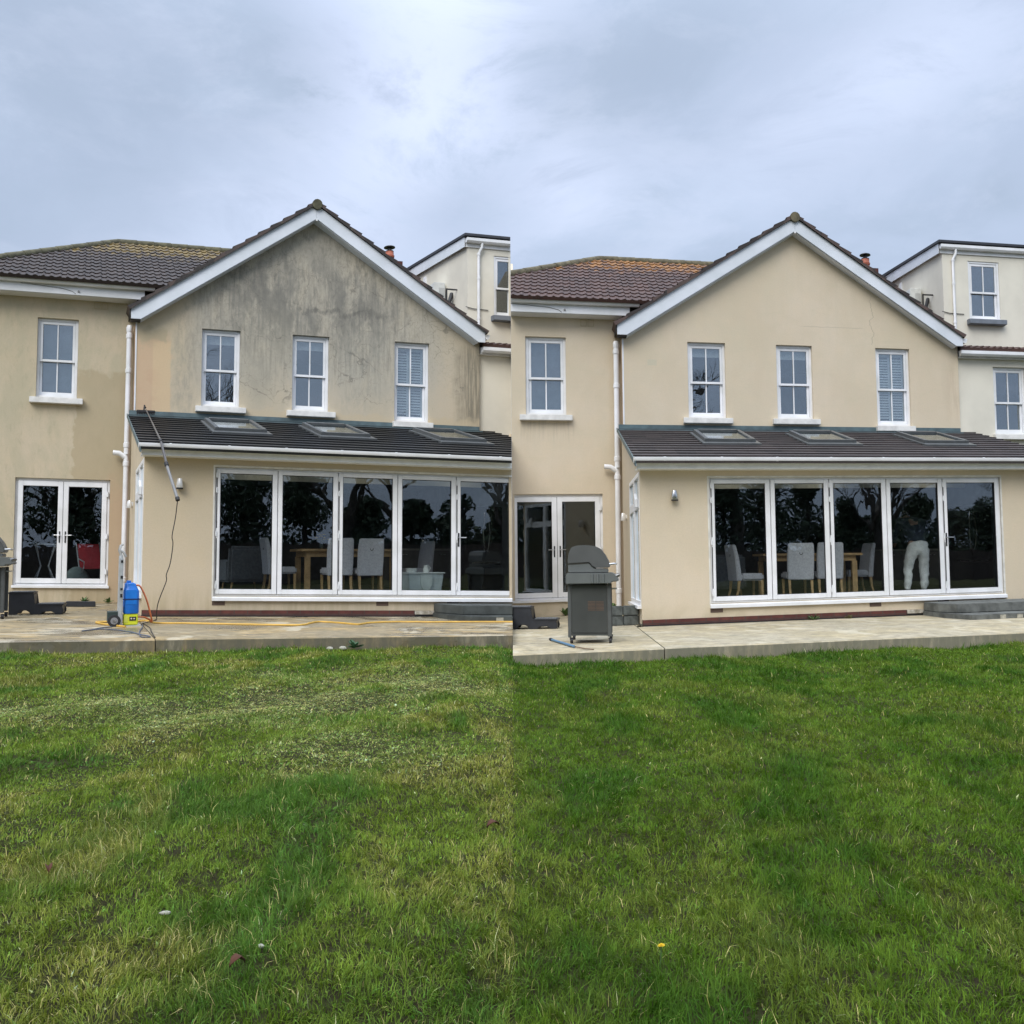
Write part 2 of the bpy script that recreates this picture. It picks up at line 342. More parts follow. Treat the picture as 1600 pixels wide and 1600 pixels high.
def glass_mat(name, tint, wave=.02, rf=1.0, wscale=1.1):
    m, t, b = new_mat(name); t.n.remove(b); out = [n for n in t.n if n.type == 'OUTPUT_MATERIAL'][0]
    co = t.node('ShaderNodeTexCoord').outputs['Object']
    fr = t.node('ShaderNodeFresnel'); ge = t.node('ShaderNodeNewGeometry'); t.put(fr.inputs['IOR'], t.m('ADD', t.m('MULTIPLY', ge.outputs['Backfacing'], 1/1.62-1.62), 1.62))   # same on both faces of the sheet
    nb = t.bump(t.noise(co, wscale, 2, .5, .5), 1., wave)
    gl = t.node('ShaderNodeBsdfGlossy'); gl.inputs['Roughness'].default_value = .0; gl.inputs['Color'].default_value = (.88, .95, 1, 1); t.l.new(nb, gl.inputs['Normal'])
    tr = t.node('ShaderNodeBsdfTransparent'); tr.inputs['Color'].default_value = (*tint, 1)
    mx = t.node('ShaderNodeMixShader'); t.put(mx.inputs[0], t.m('MULTIPLY', fr.outputs[0], 1.7*rf, clamp=True)); t.l.new(tr.outputs[0], mx.inputs[1]); t.l.new(gl.outputs[0], mx.inputs[2])
    t.l.new(mx.outputs[0], out.inputs[0]); return m
GLASS = glass_mat('door_glass', (.92, .95, .95), .0016, .78, 1.6)
GLASSU = glass_mat('window_glass', (.78, .82, .84), .002, 1.9)
GLASSR = glass_mat('roof_window_glass', (.85, .85, .83), .002, .45)
DARK = pm('room_shade_paint', (.022, .024, .028), .8, .2)  # near-black colour carries the shade of the unlit rooms behind the windows
DARKW = pm('wall_shade_paint', (.055, .072, .082), .7, .2)  # dimness of the extension interior painted into its wall colour
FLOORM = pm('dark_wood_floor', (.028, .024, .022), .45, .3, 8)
def brick_mat(name, c1, c2, mort, sc_=1., bw=.225, bh=.075, mt=.01):
    m, t, b = new_mat(name); U, u, v = uvn(t)
    br = t.node('ShaderNodeTexBrick'); t.l.new(U, br.inputs['Vector']); br.inputs['Scale'].default_value = sc_
    br.inputs['Brick Width'].default_value = bw; br.inputs['Row Height'].default_value = bh; br.inputs['Mortar Size'].default_value = mt
    br.inputs['Color1'].default_value = (*c1, 1); br.inputs['Color2'].default_value = (*c2, 1); br.inputs['Mortar'].default_value = (*mort, 1)
    c = t.mix(t.ss(t.noise(U, 9, 5), .3, .7, 0, .4), br.outputs['Color'], tuple(x*.5 for x in c1)); t.put(b.inputs['Base Color'], c); b.inputs['Roughness'].default_value = .85
    t.l.new(t.bump(br.outputs['Fac'], -.5, .01), b.inputs['Normal']); return m
REDB = brick_mat('red_brick', (.085, .024, .02), (.13, .04, .03), (.07, .045, .038))
PLW = pm('old_white_board', (.55, .52, .45), .8, .3, 12, c2=(.22, .19, .14))
def tile_mat(name, c1, c2, lichen, z_moss, rowcol=(.33, .3)):
    m, t, b = new_mat(name); U, u, v = uvn(t)      # u along the eaves, v up the slope
    fl = t.node('ShaderNodeMath', operation='FLOOR'); t.put(fl.inputs[0], t.m('DIVIDE', u, rowcol[0])); fv = t.node('ShaderNodeMath', operation='FLOOR'); t.put(fv.inputs[0], t.m('DIVIDE', v, rowcol[1]))
    cb = t.node('ShaderNodeCombineXYZ'); t.l.new(fl.outputs[0], cb.inputs[0]); t.l.new(fv.outputs[0], cb.inputs[1])
    wn = t.node('ShaderNodeTexWhiteNoise'); t.l.new(cb.outputs[0], wn.inputs[0])
    c = t.mix(wn.outputs[0], c1, c2); c = t.mix(t.ss(t.noise(U, 14, 5, .65), .4, .7, 0, .5), c, tuple(x*1.7 for x in c2))
    fj = t.m('FRACT', t.m('DIVIDE', u, rowcol[0])); c = t.mix(t.m('MULTIPLY', t.ss(fj, .0, .03, 1., 0.), .7), c, (.01, .01, .01))
    if lichen:
        k = t.m('ADD', t.ss(v, z_moss[0], z_moss[1], 0., .26), t.noise(U, 3.2, 6, .7))
        c = t.mix(t.m('MULTIPLY', t.ss(k, .66, .76), .85), c, lichen)
        c = t.mix(t.m('MULTIPLY', t.ss(t.noise(U, 7, 6, .7), .6, .68), .4), c, (.16, .15, .13))
    t.put(b.inputs['Base Color'], c); b.inputs['Roughness'].default_value = .42 if name.startswith('wet') else .7
    t.l.new(t.bump(t.noise(U, 60, 3), .4, .004), b.inputs['Normal']); return m
TILEW = {'L': tile_mat('rolled_tiles_mossy', (.036, .023, .018), (.022, .015, .013), (.17, .115, .022), (1.3, 3.6)),
         'R': tile_mat('rolled_tiles_lichen', (.075, .034, .024), (.042, .021, .017), (.27, .115, .014), (1.4, 3.8))}
TILEM = {'L': tile_mat('gable_tiles', (.075, .048, .04), (.05, .038, .033), (.10, .09, .05), (0, 9)), 'R': tile_mat('gable_tiles_r', (.09, .055, .045), (.06, .042, .036), (.10, .09, .05), (0, 9))}
TILEX = {'L': tile_mat('wet_slate_grey_tiles', (.014, .015, .017), (.008, .009, .010), None, None), 'R': tile_mat('dry_slate_grey_tiles', (.062, .050, .048), (.034, .029, .029), None, None)}
RIDGE = {'L': pm('mossy_ridge_tile', (.085, .08, .045), .85, .4, 8, .5, 40), 'R': pm('mossy_ridge_tile_r', (.11, .095, .055), .85, .4, 8, .5, 40)}
def concrete_mat(name, base, tan, wet):
    m, t, b = new_mat(name); co = t.node('ShaderNodeTexCoord').outputs['Object']
    n1 = t.noise(co, .9, 5, .6, .3); n2 = t.noise(co, 6, 6, .7); n3 = t.noise(t.vscale(co, (.8, 1.3, 1)), .9, 6, .65, .8); nf = t.noise(co, 90, 3, .8)
    c = t.mix(t.ss(n1, .38, .62), base, tan); c = t.mix(t.ss(n2, .35, .68, 0, .75), c, tuple(x*.52 for x in base)); c = t.mix(t.ss(t.noise(co, 2.2, 6, .7, .6), .45, .62, 0, .55), c, tuple(x*k for x, k in zip(base, (.62, .6, .5))))
    c = t.mix(t.ss(nf, .5, .75, 0, .4), c, tuple(min(1, x*1.45) for x in base))
    wt = t.ss(n3, .50, .60) if wet else 0.
    if wet: c = t.mix(t.m('MULTIPLY', wt, .7), c, (.12, .10, .065))
    ge = t.node('ShaderNodeNewGeometry'); sp = t.node('ShaderNodeSeparateXYZ'); t.l.new(ge.outputs['Normal'], sp.inputs[0])
    side = t.ss(sp.outputs[2], .3, .8, 1., 0.)
    c = t.mix(t.ss(t.noise(co, 3.4, 7, .75, .3), .52, .66, 0., .6), c, (.15, .145, .095))
    c = t.mix(t.ss(t.noise(co, 1.1, 5, .6, 1.2), .56, .64, 0., .5), c, (.55, .50, .38))
    c = t.mix(t.m('MULTIPLY', side, t.ss(t.noise(t.vscale(co, (9, 9, 1.5)), 1., 5, .7), .3, .6, .35, .95)), c, (.13, .12, .085) if wet else (.19, .18, .13))
    t.put(b.inputs['Base Color'], c)
    if wet: t.put(b.inputs['Roughness'], t.ss(wt, 0, 1, .85, .25))
    else: b.inputs['Roughness'].default_value = .9
    t.l.new(t.bump(t.m('ADD', nf, t.m('MULTIPLY', n2, 1.5)), .4, .006), b.inputs['Normal']); return m
CONC = {'L': concrete_mat('damp_concrete', (.29, .235, .145), (.40, .285, .13), True), 'R': concrete_mat('dry_concrete', (.42, .37, .265), (.46, .38, .23), False)}
OAK = pm('oak', (.48, .30, .14), .5, .2, 10); FAB = pm('grey_linen', (.50, .485, .52), .95, .1, 30, .3, 200)

# ------------------------------------------------------------------ dimensions shared by both photographs of the house
GW = 7.851; ZF, ZG = 3.715, 3.608
YE = -4.206; XE0 = -.055; XE1 = 7.95; ZET, ZEB = 2.272, -.235; GZ = -.343
J = [1.112, 2.187, 3.247, 4.317, 5.402, 6.539]; JT = 2.13
YW = .347
AX, AZ = 3.87, 8.429
def wallcells(mb, xs, zs, holes, y0, y1):
    xs = sorted(set(xs)); zs = sorted(set(zs))
    for a, b in zip(xs, xs[1:]):
        for c_, d in zip(zs, zs[1:]):
            mx, mz = (a+b)/2, (c_+d)/2
            if any(h[0] < mx < h[1] and h[2] < mz < h[3] for h in holes): continue
            mb.add([(a, y0, c_), (b, y0, c_), (b, y0, d), (a, y0, d)], [(0, 1, 2, 3)])
    for h in holes:   # reveals
        a, b, c_, d = h
        mb.add([(a, y0, c_), (a, y1, c_), (a, y1, d), (a, y0, d)], [(0, 1, 2, 3)]); mb.add([(b, y0, c_), (b, y1, c_), (b, y1, d), (b, y0, d)], [(0, 1, 2, 3)])
        mb.add([(a, y0, d), (a, y1, d), (b, y1, d), (b, y0, d)], [(0, 1, 2, 3)]); mb.add([(a, y0, c_), (a, y1, c_), (b, y1, c_), (b, y0, c_)], [(0, 1, 2, 3)])
def ringframe(mb, xa, xb, za, zb, y0, y1, l, r, b, t_):
    mb.box(xa, xa+l, y0, y1, za, zb); mb.box(xb-r, xb, y0, y1, za, zb)
    mb.box(xa+l, xb-r, y0, y1, za, za+b); mb.box(xa+l, xb-r, y0, y1, zb-t_, zb)
def sash_window(S, house, xa, xb, zb, zt, y, style, sill=True, sillw=None, mat=None):
    """vertical sliding sash: outer frame, two sashes each with one glazing bar"""
    f = MB(); yf = y+.07
    ringframe(f, xa, xb, zb, zt, yf, yf+.10, .06, .06, .055, .055)
    win = f.build('sash_window', WHITE, house, S, bevel=.006)
    if win is None: return None
    mid = zb+(zt-zb)*.475
    up = MB(); ringframe(up, xa+.062, xb-.062, mid-.03, zt-.057, yf+.015, yf+.055, .052, .052, .05, .062)
    up.box((xa+xb)/2-.013, (xa+xb)/2+.013, yf+.018, yf+.05, mid+.02, zt-.119); up.build('upper_sash', WHITE, win, S, bevel=.004)
    lo = MB(); ringframe(lo, xa+.062, xb-.062, zb+.057, mid+.028, yf+.06, yf+.10, .052, .052, .075, .045)
    lo.box((xa+xb)/2-.013, (xa+xb)/2+.013, yf+.063, yf+.095, zb+.132, mid-.017); lo.build('lower_sash', WHITE, win, S, bevel=.004)
    for a, b, yy in ((mid+.02, zt-.119, yf+.035), (zb+.132, mid-.017, yf+.08)):
        MB().box(xa+.114, xb-.114, yy, yy+.004, a, b).build('pane', GLASSU, win, S)
    if sill:
        sw = sillw or .125
        k = MB(); k.prism([(y-.13, zb-.14), (y+.12, zb-.14), (y+.12, zb-.002), (y-.01, zb-.002), (y-.13, zb-.02)], xa-sw, xb+sw, 'x')
        k.build('sill', mat or SILLM, win, S, bevel=.008)
    if style == 'blind':
        b_ = MB().box(xa+.1, xb-.1, yf+.125, yf+.135, zt-.29, zt-.05); b_.build('roller_blind', pm('blind_cloth', (.72, .72, .70), .9), win, S)
    if style == 'shutter':
        sh = MB()
        xm = (xa+xb)/2
        for x0, x1 in ((xa+.09, xm-.005), (xm+.005, xb-.09)):
            ringframe(sh, x0, x1, zb+.1, zt-.1, yf+.13, yf+.155, .045, .045, .06, .06)
            z = zb+.2
            while z < zt-.19:
                sh.prism([(yf+.125, z), (yf+.131, z-.004), (yf+.165, z+.042), (yf+.159, z+.047)], x0+.045, x1-.045, 'x'); z += .062
        sh.build('louvre_shutter', pm('shutter_white', (.74, .75, .74), .5), win, S)
    if style == 'frosted':
        MB().box(xa+.1, xb-.1, yf+.125, yf+.13, zb+.06, zt-.06).build('net_curtain', pm('net_cloth', (.16, .185, .20), .9), win, S)
    return win
def tiles(S, parent, name, O, U, V, n, u0, u1, L, course, roll, amp, lip, mat, cuts=(), du=.0375, thick=.05, holes=()):
    """one roof slope: courses of tiles as real stepped geometry.  O corner at eaves, U along, V up the slope, n normal"""
    O, U, V, n = map(np.array, (O, U, V, n)); k = int(math.ceil(L/course)); us = np.arange(u0, u1+1e-6, du) if roll else np.array([u0, u1])
    if us[-1] < u1-1e-6: us = np.append(us, u1)
    if holes: us = np.array(sorted(list(us)+[h[i] for h in holes for i in (0, 1)]))
    def inh(u, v): return any(h[0] < u < h[1] and h[2] < v < h[3] for h in holes)
    vs, uvs, fs = [], [], []; nu = len(us)
    for i in range(k):
        va, vb = i*course, min((i+1)*course, L)
        for (vv, base) in ((va, lip), (vb, 0.)):
            for u in us:
                h = base+(amp*max(0, math.sin(2*math.pi*u/roll))**1.0 if roll else 0)
                if roll: h += .010*math.sin(2*math.pi*u/.33+i*math.pi)*0
                j = (random.random()-.5)*.004 if not roll else 0
                vs.append(O+U*u+V*(vv+j)+n*(h+thick)); uvs.append((u, vv))
        b = i*2*nu
        for j in range(nu-1):
            if not inh((us[j]+us[j+1])/2, (va+vb)/2): fs.append((b+j, b+j+1, b+nu+j+1, b+nu+j))
    for i in range(k):   # risers (the lower edge of each course)
        b = i*2*nu; lowref = len(vs)
        for u in us:
            h = (amp*max(0, math.sin(2*math.pi*u/roll)) if roll else 0)
            vs.append(O+U*u+V*(i*course)+n*((h+thick-.002) if i else 0)); uvs.append((u, i*course-.01))
        for j in range(nu-1):
            if not (inh((us[j]+us[j+1])/2, i*course+.02) and inh((us[j]+us[j+1])/2, i*course-.02)): fs.append((lowref+j, lowref+j+1, b+j+1, b+j))
        for (j, ) in ((0,), (nu-1,)):     # verge skirts
            q = len(vs); u = us[j]
            vs.append(O+U*u+V*(i*course)); vs.append(O+U*u+V*min((i+1)*course, L)); uvs += [(u, i*course), (u, (i+1)*course)]
            fs.append((q, q+1, b+nu+j, b+j))
    me_ = MB(); me_.add(vs, fs)
    o = me_.build(name, mat, parent, S, cuts=cuts)
    if o is None: return None
    # UV: project object coordinates back to (u, v)
    me = o.data; co = np.zeros(len(me.vertices)*3); me.vertices.foreach_get('co', co); co = co.reshape(-1, 3)
    root = parent
    while root.parent is not None: root = root.parent
    loc = (co+np.array(root.location)-S.tr) @ S.inv.T - O
    uv = np.stack([loc @ U, loc @ V], 1)
    Lr = me.uv_layers.new(name='loc'); vi = np.zeros(len(me.loops), int); me.loops.foreach_get('vertex_index', vi); Lr.data.foreach_set('uv', uv[vi].astype(np.float32).ravel())
    return o

def lever(S, parent, x, y, z, d):
    MB().box(x-.014, x+.014, y-.010, y, z-.12, z+.12).build('backplate', GASK, parent, S, bevel=.003)
    h = MB(); h.tube([(x, y-.008, z+.04), (x, y-.05, z+.04)], .010); h.tube([(x-d*.008, y-.05, z+.04), (x+d*.125, y-.05, z+.04)], .009)
    h.build('handle', CHROME, parent, S, smooth=True)

def build_house(S):
    s = S.s; ren = REN[s]
    lab = ('stained house with black streaked unwashed gable above its glazed extension' if s == 'L'
           else 'rear of the freshly washed cream house, clean gable above its glazed extension')
    H = thing_b(S, 'rendered_house', (3.9, 0, GZ), lab, 'house')
    # ---------- gable wall
    g = MB(); W1 = (1.407, 2.251, 3.888, 5.571); W2 = (3.418, 4.259, 3.888, 5.571); W3 = (5.787, 6.625, 3.755, 5.571)
    wallcells(g, [0, GW]+[w_[i] for w_ in (W1, W2, W3) for i in (0, 1)], [3.3, 3.755, 3.888, 5.571, 5.75], (W1, W2, W3), 0, .2)
    g.add([(0, 0, 5.75), (GW, 0, 5.75), (AX, 0, AZ-.05)], [(0, 1, 2)])
    g.add([(0, 0, 3.3), (0, .36, 3.3), (0, .36, 5.8), (0, 0, 5.8)], [(0, 1, 2, 3)])
    g.add([(GW, 0, 3.3), (GW, 9, 3.3), (GW, 9, 5.8), (GW, 0, 5.8)], [(0, 1, 2, 3)])
    g.build('gable_wall', ren, H, S, uv=True)
    MB().box(-.02, .012, -.013, -.002, 3.72, 5.7).build('corner_bead', WHITE, H, S)
    # ---------- upstairs room behind the gable windows (walls, floor, ceiling)
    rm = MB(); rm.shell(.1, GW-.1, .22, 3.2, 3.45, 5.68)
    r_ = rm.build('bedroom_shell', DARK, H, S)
    sash_window(S, H, *W1[:2], *W1[2:], 0, 'blind'); sash_window(S, H, *W2[:2], *W2[2:], 0, 'blind')
    sash_window(S, H, *W3[:2], *W3[2:], 0, 'shutter', sillw=.05)
    # ---------- wing wall
    w0 = (-2.055, -1.206, 3.971, 5.671); fd = (-2.42, -.465, -.03, 2.253)
    g = MB(); wallcells(g, [-4.1, 0]+list(w0[:2])+list(fd[:2]), [GZ, *fd[2:], *w0[2:], 6.12], (w0, fd), YW, YW+.2)
    g.add([(-4.1, YW, GZ), (-4.1, 7, GZ), (-4.1, 7, 6.12), (-4.1, YW, 6.12)], [(0, 1, 2, 3)])
    g.build('wing_wall', ren, H, S, uv=True)
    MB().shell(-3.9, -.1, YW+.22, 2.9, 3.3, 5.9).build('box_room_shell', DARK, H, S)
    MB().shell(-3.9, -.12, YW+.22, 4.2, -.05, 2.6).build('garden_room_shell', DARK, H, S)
    sash_window(S, H, *w0[:2], *w0[2:], YW, 'frosted')
    vt = MB()
    for x in (-.885, -.73):
        ringframe(vt, x, x+.13, 5.93, 6.08, YW-.012, YW+.0, .012, .012, .012, .012)
    vt.build('wall_vent', pm('vent_plastic', tuple(x*.95 for x in (.5, .42, .27)), .8), H, S)
    # ---------- french doors
    yf = YW+.06
    f = MB(); ringframe(f, *fd, yf, yf+.07, .055, .055, .07, .055); f.box(fd[0]-.02, fd[1]+.02, YW-.05, yf-.002, fd[2]-.02, fd[2]+.035)
    FR = f.build('french_door_frame', WHITE, H, S, bevel=.005)
    xm = -1.432
    for (a, b, lx, d) in ((fd[0]+.058, xm-.004, xm-.06, -1), (xm+.004, fd[1]-.058, xm+.06, 1)):
        l = MB(); ringframe(l, a, b, .045, fd[3]-.058, yf-.02, yf+.045, .105, .105, .105, .105)
        lf = l.build('door_leaf', WHITE, H, S, bevel=.006)
        if lf is None: continue
        gk = MB(); ringframe(gk, a+.103, b-.103, .148, fd[3]-.161, yf-.012, yf+.03, .008, .008, .008, .008); gk.build('gasket', GASK, lf, S)
        MB().box(a+.1, b-.1, yf+.008, yf+.014, .14, fd[3]-.15).build('pane', GLASS, lf, S)
        lever(S, lf, lx, yf-.02, 1.02, d)
    for z in (.3, 1.05, 1.95):
        hg = MB(); hg.box(fd[1]-.075, fd[1]-.02, yf-.045, yf-.021, z-.05, z+.05); hg.tube([(fd[1]-.045, yf-.05, z-.06), (fd[1]-.045, yf-.05, z+.06)], .012); hg.build('hinge', WHITE, H, S)
    # ---------- wing roof, fascia, gutter
    th = math.atan2(8.362-6.34, 3.12+.13); V = np.array([0, math.cos(th), math.sin(th)]); n = np.array([0, -math.sin(th), math.cos(th)])
    hipx = -.336; cxr = -4.15
    Lr = (3.25)/math.cos(th)
    tiles(S, H, 'wing_roof', (0, -.16, 6.33), (1, 0, 0), V, n, -4.3, 3.75, Lr, .295, .165, .028, .022, TILEW[s],
          cuts=[((cxr, -.13, 0), (-(3.25), (hipx-cxr), 0)), ((-.16, 0, 5.80), (2.629, 0, -4.03))])
    hb = MB(); hb.add([(cxr, -.13, 6.33), (hipx, 3.12, 8.34), (hipx, 6.3, 6.3), (cxr, 6.3, 6.33)], [(0, 1, 2), (0, 2, 3)]); hb.add([(hipx, 3.12, 8.36), (5, 3.12, 8.36), (5, 6.4, 6.33), (hipx, 6.4, 6.33)], [(0, 1, 2, 3)])
    hb.build('wing_roof_back', TILEM[s], H, S, uv=True)
    rg = MB()
    for (a, b, k) in (((hipx, 3.12, 8.415), (3.9, 3.12, 8.415), 10), ((hipx, 3.12, 8.415), (cxr, -.13, 6.41), 11)):
        a, b = np.array(a), np.array(b)
        for i in range(k):
            p, q = a+(b-a)*i/k, a+(b-a)*((i+1)/k+.012); rg.tube([tuple(p), tuple(q)], [.098, .108], 10)
    rg.build('ridge_tiles', RIDGE[s], H, S, smooth=True)
    xg1 = .36
    MB().box(-4.2, .16, -.006, .02, 6.10, 6.33).build('fascia', WHITE, H, S, bevel=.004)
    MB().box(-4.2, -.0, .021, YW, 6.095, 6.11).build('soffit', WHITE, H, S)
    def gutter(x0, x1, y, z, h=.10, w_=.11):
        m = MB(); prof = [(y-w_*.5, z), (y-w_*.5, z-h*.45), (y-w_*.32, z-h*.85), (y, z-h), (y+w_*.32, z-h*.85), (y+w_*.5, z-h*.45), (y+w_*.5, z)]
        inner = [(a+(y-a)*.12, b+(.006 if i not in (0, 6) else 0)) for i, (a, b) in enumerate(prof)]
        m.prism(prof+inner[::-1], x0, x1, 'x'); m.prism(prof, x0-.006, x0+.003, 'x'); m.prism(prof, x1-.003, x1+.006, 'x')
        x = x0+.5
        while x < x1:
            e = [(y+(a-y)*1.03, z+(b-z)*1.03+.001) for a, b in prof]; m.prism(e+[(a+(y-a)*.14, b+.005) for a, b in e[::-1]], x-.02, x+.02, 'x'); x += .95
        return m
    gutter(-4.2, xg1, -.075, 6.375, .10).build('gutter', WHITE, H, S, smooth=True)
    cb = MB(); cb.tube([(-2.4, -.012, 6.27), (-2.0, -.012, 6.25), (-1.55, -.012, 6.215), (-1.35, -.012, 6.17), (-1.28, -.012, 6.12)], .006, 5); cb.tube([(-1.22, -.006, 6.17), (-1.22, -.03, 6.175)], .022, 8)
    cb.build('cable', pm('grey_cable', (.2, .2, .2), .6), H, S)
    # ---------- main roof
    yb = -.252
    for sg in (1, -1):
        x0, z0 = (-.16, 5.80) if sg == 1 else (7.90, 5.80)
        d = np.array([AX-x0, 0, AZ-z0+.0]); L_ = np.linalg.norm(d); Vv = d/L_; nn = np.array([-Vv[2], 0, Vv[0]])*sg
        tiles(S, H, 'main_roof', (x0, yb-.05, z0), (0, 1, 0), Vv, nn, 0, 8.6, L_, .33, 0, 0, .038, TILEM[s], thick=.055)
    rg = MB()
    for i in range(20):
        y = yb-.06+i*.43; rg.tube([(AX, y, AZ+.0), (AX, y+.44, AZ+.0)], [.115, .105], 12)
    rg.build('ridge_tiles', RIDGE[s], H, S, smooth=True)
    MB().add([(-.16, 8.3, 5.8), (7.9, 8.3, 5.8), (AX, 8.3, AZ)], [(0, 1, 2)]).build('rear_gable', REN[s], H, S, uv=True)
    # bargeboards: butt jointed at the apex
    for sg in (1, -1):
        xo, xi, xe = (-.131, .074, AX-.002) if sg == 1 else (7.875, 7.706, AX+.002)
        b = MB(); b.prism([(xo, 5.845), (xo, 5.616), (xi, 5.616), (xe, 8.116), (xe, 8.429)], yb, yb+.03, 'y')
        b.build('bargeboard', BARGE, H, S, bevel=.004)
        sf = MB(); sf.prism([(xi, 5.612), (xe, 8.112), (xe, 8.10), (xi, 5.60)], yb+.031, -.0, 'y'); sf.build('verge_soffit', BARGE, H, S)
    e = MB(); e.box(-.131, .074, yb+.031, -.0, 5.604, 5.616); e.box(-.16, -.134, yb+.0, .34, 5.70, 5.83); e.build('eaves_box', BLACK, H, S)
    MB().lathe([(.0, 0), (.022, .004), (.022, .05), (0, .055)], (AX, yb-.012, 8.06), 8).build('barge_finial', WHITE, H, S)
    gm = MB(); prof = [(7.905+.11*math.sin(a)-.0, 5.80-.09*(1-math.cos(a))*0-.075*abs(math.sin(a))**.5) for a in np.linspace(0, math.pi, 7)]
    gm.prism([(7.89, 5.80), (7.89, 5.71), (7.93, 5.69), (7.98, 5.71), (8.0, 5.80)], yb+.02, 8.2, 'y'); gm.build('gutter', WHITE, H, S)
    # ---------- chimney
    ch = MB().box(7.15, 7.75, 4.7, 5.4, 6.0, 9.16); CH = ch.build('chimney', REDB, H, S, uv=True)
    if CH:
        MB().lathe([(.15, 0), (.13, .10), (.12, .16), (.14, .17), (.145, .22), (.125, .24), (.12, .34), (.0, .34)], (7.46, 5, 9.17), 14).build('chimney_pot', pm('terracotta', (.34, .10, .055), .7, .2), CH, S, smooth=True)
        cw = MB(); cw.lathe([(0, .0), (.12, .005), (.125, .02), (.12, .03), (0, .03)], (7.46, 5, 9.50), 14); cw.lathe([(.06, 0), (.06, .1), (0, .1)], (7.46, 5, 9.53), 10)
        cw.lathe([(.0, 0), (.165, .0), (.16, .02), (.08, .055), (0, .065)], (7.46, 5, 9.63), 16); cw.build('cowl', pm('black_steel', (.03, .03, .03), .4, metal=.6), CH, S, smooth=True)
    # ---------- soil pipe in the corner
    p = MB(); px_ = -.135
    p.tube([(px_-.02, .2, -.30), (px_, .2, 5.45)], .058, 16)
    for z in (5.3, 4.55, 2.95, 2.55, .1): p.lathe([(.058, 0), (.07, .0), (.071, .03), (.07, .09), (.058, .1)], (px_-(5.45-z)*.0035, .2, z), 16)
    p.lathe([(.064, 0), (.068, .03), (.068, .10), (.05, .14), (0, .15)], (px_, .2, 5.44), 14)
    p.tube([(px_-.01, .2, 2.72), (px_-.16, .2, 2.82), (px_-.29, .21, 2.83)], .056, 14); p.lathe([(.0, 0), (.035, 0), (.035, .01), (0, .012)], (px_, .13, 2.8), 10)
    p.build('soil_pipe', WHITE, H, S, smooth=True)
    # ---------- extension
    zt = ZET+.02
    e = MB(); hole = (J[0], J[5]+.01, -.005, JT+.005)
    wallcells(e, [XE0, XE1, J[0], J[5]+.01], [ZEB, hole[2], hole[3], zt], (hole,), YE, YE+.2)
    e.build('extension_wall', ren, H, S, uv=True)
    sw = MB()    # side wall with the tall corner window
    ya, yb2 = YE+.10, -2.0
    def roofz(y): return 3.60+.2734*y-.04
    for (a, b, c_, d) in ((YE, ya, -.343, None), (yb2, .0, -.343, None), (ya, yb2, -.343, .0)):
        if d is None: sw.add([(XE0, a, c_), (XE0, b, c_), (XE0, b, roofz(b)), (XE0, a, roofz(a)-.02)], [(0, 1, 2, 3)])
        else: sw.add([(XE0, a, c_), (XE0, b, c_), (XE0, b, d), (XE0, a, d)], [(0, 1, 2, 3)])
    sw.add([(XE0, ya, 2.25), (XE0, yb2, 2.25), (XE0, yb2, roofz(yb2)), (XE0, ya, roofz(ya))], [(0, 1, 2, 3)])
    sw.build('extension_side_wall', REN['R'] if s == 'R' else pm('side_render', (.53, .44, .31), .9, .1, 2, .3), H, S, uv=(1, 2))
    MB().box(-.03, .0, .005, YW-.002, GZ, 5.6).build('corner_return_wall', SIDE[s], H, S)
    wf = MB()
    for (z0, z1) in ((.0, 1.72), (1.72, 2.25)):
        ym = (ya+yb2)/2
        for (a, b) in ((ya, ym), (ym, yb2)):
            for q in ((a, a+.07), (b-.07, b)): wf.box(XE0-.012, XE0+.06, q[0], q[1], z0, z1)
            wf.box(XE0-.012, XE0+.06, a+.07, b-.07, z0, z0+.07); wf.box(XE0-.012, XE0+.06, a+.07, b-.07, z1-.07, z1)
    wf.box(XE0-.07, XE0+.0, ya-.03, yb2+.03, -.05, -.002)
    SWD = wf.build('side_window', WHITE, H, S)
    if SWD:
        MB().box(XE0+.02, XE0+.026, ya+.06, yb2-.06, .06, 2.2).build('pane', GLASS, SWD, S)
        MB().prism([(ya+.25, 1.66), (ya+.25, 1.80), (ya+.42, 1.92), (ya+.42, 1.66)], XE0-.06, XE0-.014, 'x').build('vent_catch', WHITE, SWD, S, bevel=.006)
    # room inside the extension
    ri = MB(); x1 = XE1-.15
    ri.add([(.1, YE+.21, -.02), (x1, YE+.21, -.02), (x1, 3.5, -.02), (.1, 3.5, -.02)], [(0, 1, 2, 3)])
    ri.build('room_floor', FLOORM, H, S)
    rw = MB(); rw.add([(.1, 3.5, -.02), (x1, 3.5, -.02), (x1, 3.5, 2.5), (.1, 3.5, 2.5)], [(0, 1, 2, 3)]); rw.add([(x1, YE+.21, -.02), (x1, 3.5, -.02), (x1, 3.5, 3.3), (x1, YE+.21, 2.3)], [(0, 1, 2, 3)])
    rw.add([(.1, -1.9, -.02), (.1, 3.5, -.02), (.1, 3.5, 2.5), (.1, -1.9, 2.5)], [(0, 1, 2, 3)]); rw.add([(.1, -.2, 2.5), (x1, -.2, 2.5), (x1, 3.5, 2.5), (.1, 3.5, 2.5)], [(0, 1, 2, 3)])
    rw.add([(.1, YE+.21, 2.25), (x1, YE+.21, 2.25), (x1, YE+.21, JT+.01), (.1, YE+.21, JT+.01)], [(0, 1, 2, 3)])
    rw.build('room_wall', DARKW, H, S)
